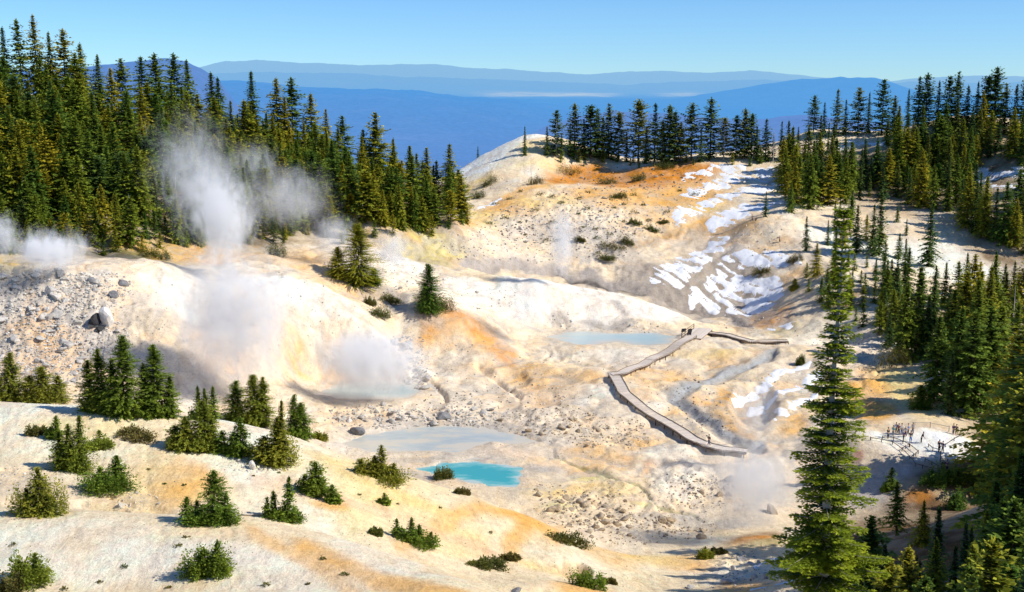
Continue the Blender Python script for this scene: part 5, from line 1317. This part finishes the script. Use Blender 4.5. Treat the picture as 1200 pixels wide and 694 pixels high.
PEOPLE = [
 (1040.6, 514, .6, 1.76, BLK, NAVY, 'standing visitor in black, outermost toward the big fir', 'stand', None, None),
 (1046.5, 511, 2.0, 1.66, TEAL, GRY, 'visitor in a teal top beside the outermost one', 'stand', None, None),
 (1050, 508, 2.8, 1.74, (.40, .55, .80), KHA, 'visitor in a pale blue top and khaki trousers near the back of the crowd', 'stand', None, None),
 (1053, 508.5, -.4, 1.62, RED, NAVY, 'visitor in a dark red top in the crowd', 'stand', None, None),
 (1056.5, 509, .3, 1.72, WHT, BLU, 'visitor in a white shirt and blue jeans in the middle of the crowd', 'stand', None, None),
 (1058.5, 517, 1.2, 1.78, PUR, NAVY, 'tall visitor in purple at the front of the crowd', 'stand', None, None),
 (1061, 512, -.8, 1.7, WHT, NAVY, 'visitor in a white shirt and dark trousers behind the tall purple one', 'stand', (.6, .55, .45), None),
 (1064, 509, .9, 1.68, BLU, BLK, 'visitor in a bright blue jacket and black trousers', 'stand', None, None),
 (1067, 518, -.2, 1.76, NAVY, BLU, 'visitor in navy jacket and jeans apart at the front of the crowd', 'stand', None, None),
 (1069.5, 508, 2.2, 1.7, WHT, GRY, 'visitor in a white top and grey trousers at the tree side of the crowd', 'stand', None, None),
 (1079.5, 519, 1.4, 1.7, BLK, BLK, 'visitor all in black bending forward alone on the terrace', 'lean', None, None),
 (1100.5, 529, .2, 1.78, NAVY, BLK, 'first of two visitors on the open terrace, navy jacket', 'stand', None, RED),
 (1104.5, 530, -.9, 1.7, PUR, KHA, 'second of two visitors on the open terrace, purple jacket', 'stand', None, None),
 (1105, 552, .5, 1.7, BLK, NAVY, 'visitor in black at the lower corner of the terrace', 'stand', None, None),
 (1109.5, 552.5, -.5, 1.74, PUR, NAVY, 'visitor in purple and navy at the lower corner of the terrace', 'stand', None, None),
 (1117, 509, .4, 1.7, PUR, GRY, 'visitor in purple and grey under the trees behind the terrace', 'stand', None, None),
 (1120.5, 510, -.6, 1.72, BLK, KHA, 'visitor in black and khaki under the trees behind the terrace', 'stand', None, None),
 (881.5, 259, .3, 1.75, BLK, NAVY, 'dark-clothed hiker under the lone tree on the far slope', 'stand', None, None),
 (886, 259.5, -.5, 1.72, NAVY, BLK, 'hiker in navy sitting under the lone tree on the far slope', 'sit', None, None),
 (913.5, 284, 1.4, 1.72, BLK, BLK, 'hiker in black walking alone on the tan slope', 'walk', None, None)]
for p in PEOPLE: person(*p)

# ------------------------------------------------------------------ steam
def steam(px, py, w_, h_, dens, label, depth=None, lean=(0, 0), taper=.0, seed=0, rise=1.0, scale=None, thr=.45, base=0):
    """a plume standing on the ground at (px, py): width and height in photograph pixels, converted to metres at its distance"""
    X, Y = gpt(px, py); m = Y/F; hw, hh = w_*m/2, h_*m/2; dp = depth or hw
    bm = bmesh.new(); bmesh.ops.create_icosphere(bm, subdivisions=3, radius=1)
    me = bpy.data.meshes.new('steam_plume'); 
    for v in bm.verts: v.co.x += lean[0]*((v.co.z+1)/2)**1.4*1.0
    bm.to_mesh(me); bm.free()
    o = obj('steam_plume', me); o.scale = (hw, dp, hh); o.location = (X, Y, float(ground(X, Y))+hh*.92+base)
    mt = bpy.data.materials.new('steam'); mt.use_nodes = True; nt = mt.node_tree; nt.nodes.remove(nt.nodes['Principled BSDF']); out = nt.nodes['Material Output']
    tc = nt.nodes.new('ShaderNodeTexCoord'); sx = nt.nodes.new('ShaderNodeSeparateXYZ'); link(nt, tc.outputs['Object'], sx.inputs[0])
    def M_(op, a, b_=None, c_=None):
        nn = nt.nodes.new('ShaderNodeMath'); nn.operation = op
        for k, v in enumerate((a, b_, c_)):
            if v is None: continue
            if isinstance(v, (int, float)): nn.inputs[k].default_value = v
            else: link(nt, v, nn.inputs[k])
        return nn.outputs[0]
    up = M_('MULTIPLY_ADD', sx.outputs[2], .5, .5); upc = M_('MAXIMUM', up, 0)
    xx = M_('SUBTRACT', sx.outputs[0], M_('MULTIPLY', M_('POWER', upc, 1.4), lean[0]))
    wid = M_('MULTIPLY_ADD', upc, taper, 1-taper)           # narrower at the vent than above
    r = M_('SQRT', M_('ADD', M_('ADD', M_('POWER', M_('DIVIDE', xx, wid), 2), M_('POWER', M_('DIVIDE', sx.outputs[1], wid), 2)), M_('POWER', sx.outputs[2], 2)))
    geo = nt.nodes.new('ShaderNodeNewGeometry'); mp = nt.nodes.new('ShaderNodeMapping'); mp.inputs['Location'].default_value = (seed*13.1, seed*7.7, 0); mp.inputs['Scale'].default_value = (1, 1, .55)
    link(nt, geo.outputs['Position'], mp.inputs[0])
    nn = nt.nodes.new('ShaderNodeTexNoise'); nn.inputs['Scale'].default_value = scale or 4.2/max(hw, 2.5); nn.inputs['Detail'].default_value = 6; nn.inputs['Roughness'].default_value = .64; nn.inputs['Distortion'].default_value = 1.6
    link(nt, mp.outputs[0], nn.inputs['Vector'])
    fall = M_('MINIMUM', M_('MAXIMUM', M_('SUBTRACT', 1.0, r), 0), 1)
    # billows: noise cut by a threshold that rises toward the plume's edge
    d = M_('SUBTRACT', nn.outputs[0], M_('SUBTRACT', thr+.20, M_('MULTIPLY', fall, .42)))
    d = M_('MINIMUM', M_('MAXIMUM', M_('MULTIPLY', d, 3.6), 0), 1)
    d = M_('MULTIPLY', d, M_('MINIMUM', M_('MULTIPLY', fall, 1.8), 1))
    d = M_('MULTIPLY', d, M_('MULTIPLY_ADD', upc, -(1-rise), 1.0))
    pv = nt.nodes.new('ShaderNodeVolumePrincipled'); pv.inputs['Color'].default_value = (.995, .995, .995, 1); pv.inputs['Anisotropy'].default_value = -.35
    link(nt, M_('MULTIPLY', d, dens), pv.inputs['Density']); link(nt, pv.outputs[0], out.inputs['Volume'])
    mt.cycles.volume_step_rate = .7 if hasattr(mt, 'cycles') else 1
    me.materials.append(mt); tag(o, label, 'steam')
steam(268, 330, 160, 165, .5, 'bright dense white steam plume rising in front of the forested hill', taper=.5, seed=1, lean=(-.12, 0), rise=.55, thr=.43)
steam(246, 318, 190, 230, .14, 'torn upper veil of steam drifting up the trees above the dense plume', taper=.4, seed=21, lean=(-.25, 0), rise=.8, thr=.45)
steam(275, 474, 230, 230, .42, 'broad grey steam veil drifting over the white dome', taper=.0, seed=2, depth=7, rise=.7, thr=.36)
steam(62, 330, 150, 78, .5, 'low white steam cloud at the crest of the rubble mound', taper=.2, seed=3)
steam(4, 312, 70, 80, .4, 'steam wisp at the far left edge of the forest', seed=4)
steam(340, 286, 150, 120, .11, 'thin steam wisp hanging among the hillside trees', seed=5)
steam(298, 244, 100, 100, .12, 'faint steam puff high on the forested hill', seed=15)
steam(392, 312, 90, 80, .2, 'small steam puff left of the plateau pine', seed=6)
steam(458, 324, 70, 66, .4, 'small bright steam puff behind the plateau pine', seed=7)
steam(435, 472, 190, 115, .6, 'steam lying over the grey-green pool in the bowl', seed=8, rise=.45, depth=9, thr=.38)
steam(658, 342, 60, 125, .6, 'thin straight steam column before the far wall', taper=.5, seed=9, depth=4, thr=.4)
steam(618, 408, 110, 110, .14, 'thin steam drifting off the end of the pale blue pool', taper=.3, seed=10, depth=6, thr=.4)
steam(880, 628, 190, 150, .45, 'steam cloud filling the gully beside the big fir', taper=.1, seed=11, rise=.6, thr=.44)
steam(882, 552, 110, 150, .26, 'upper wisp of steam rising past the boardwalk end', taper=.3, seed=12, depth=5)
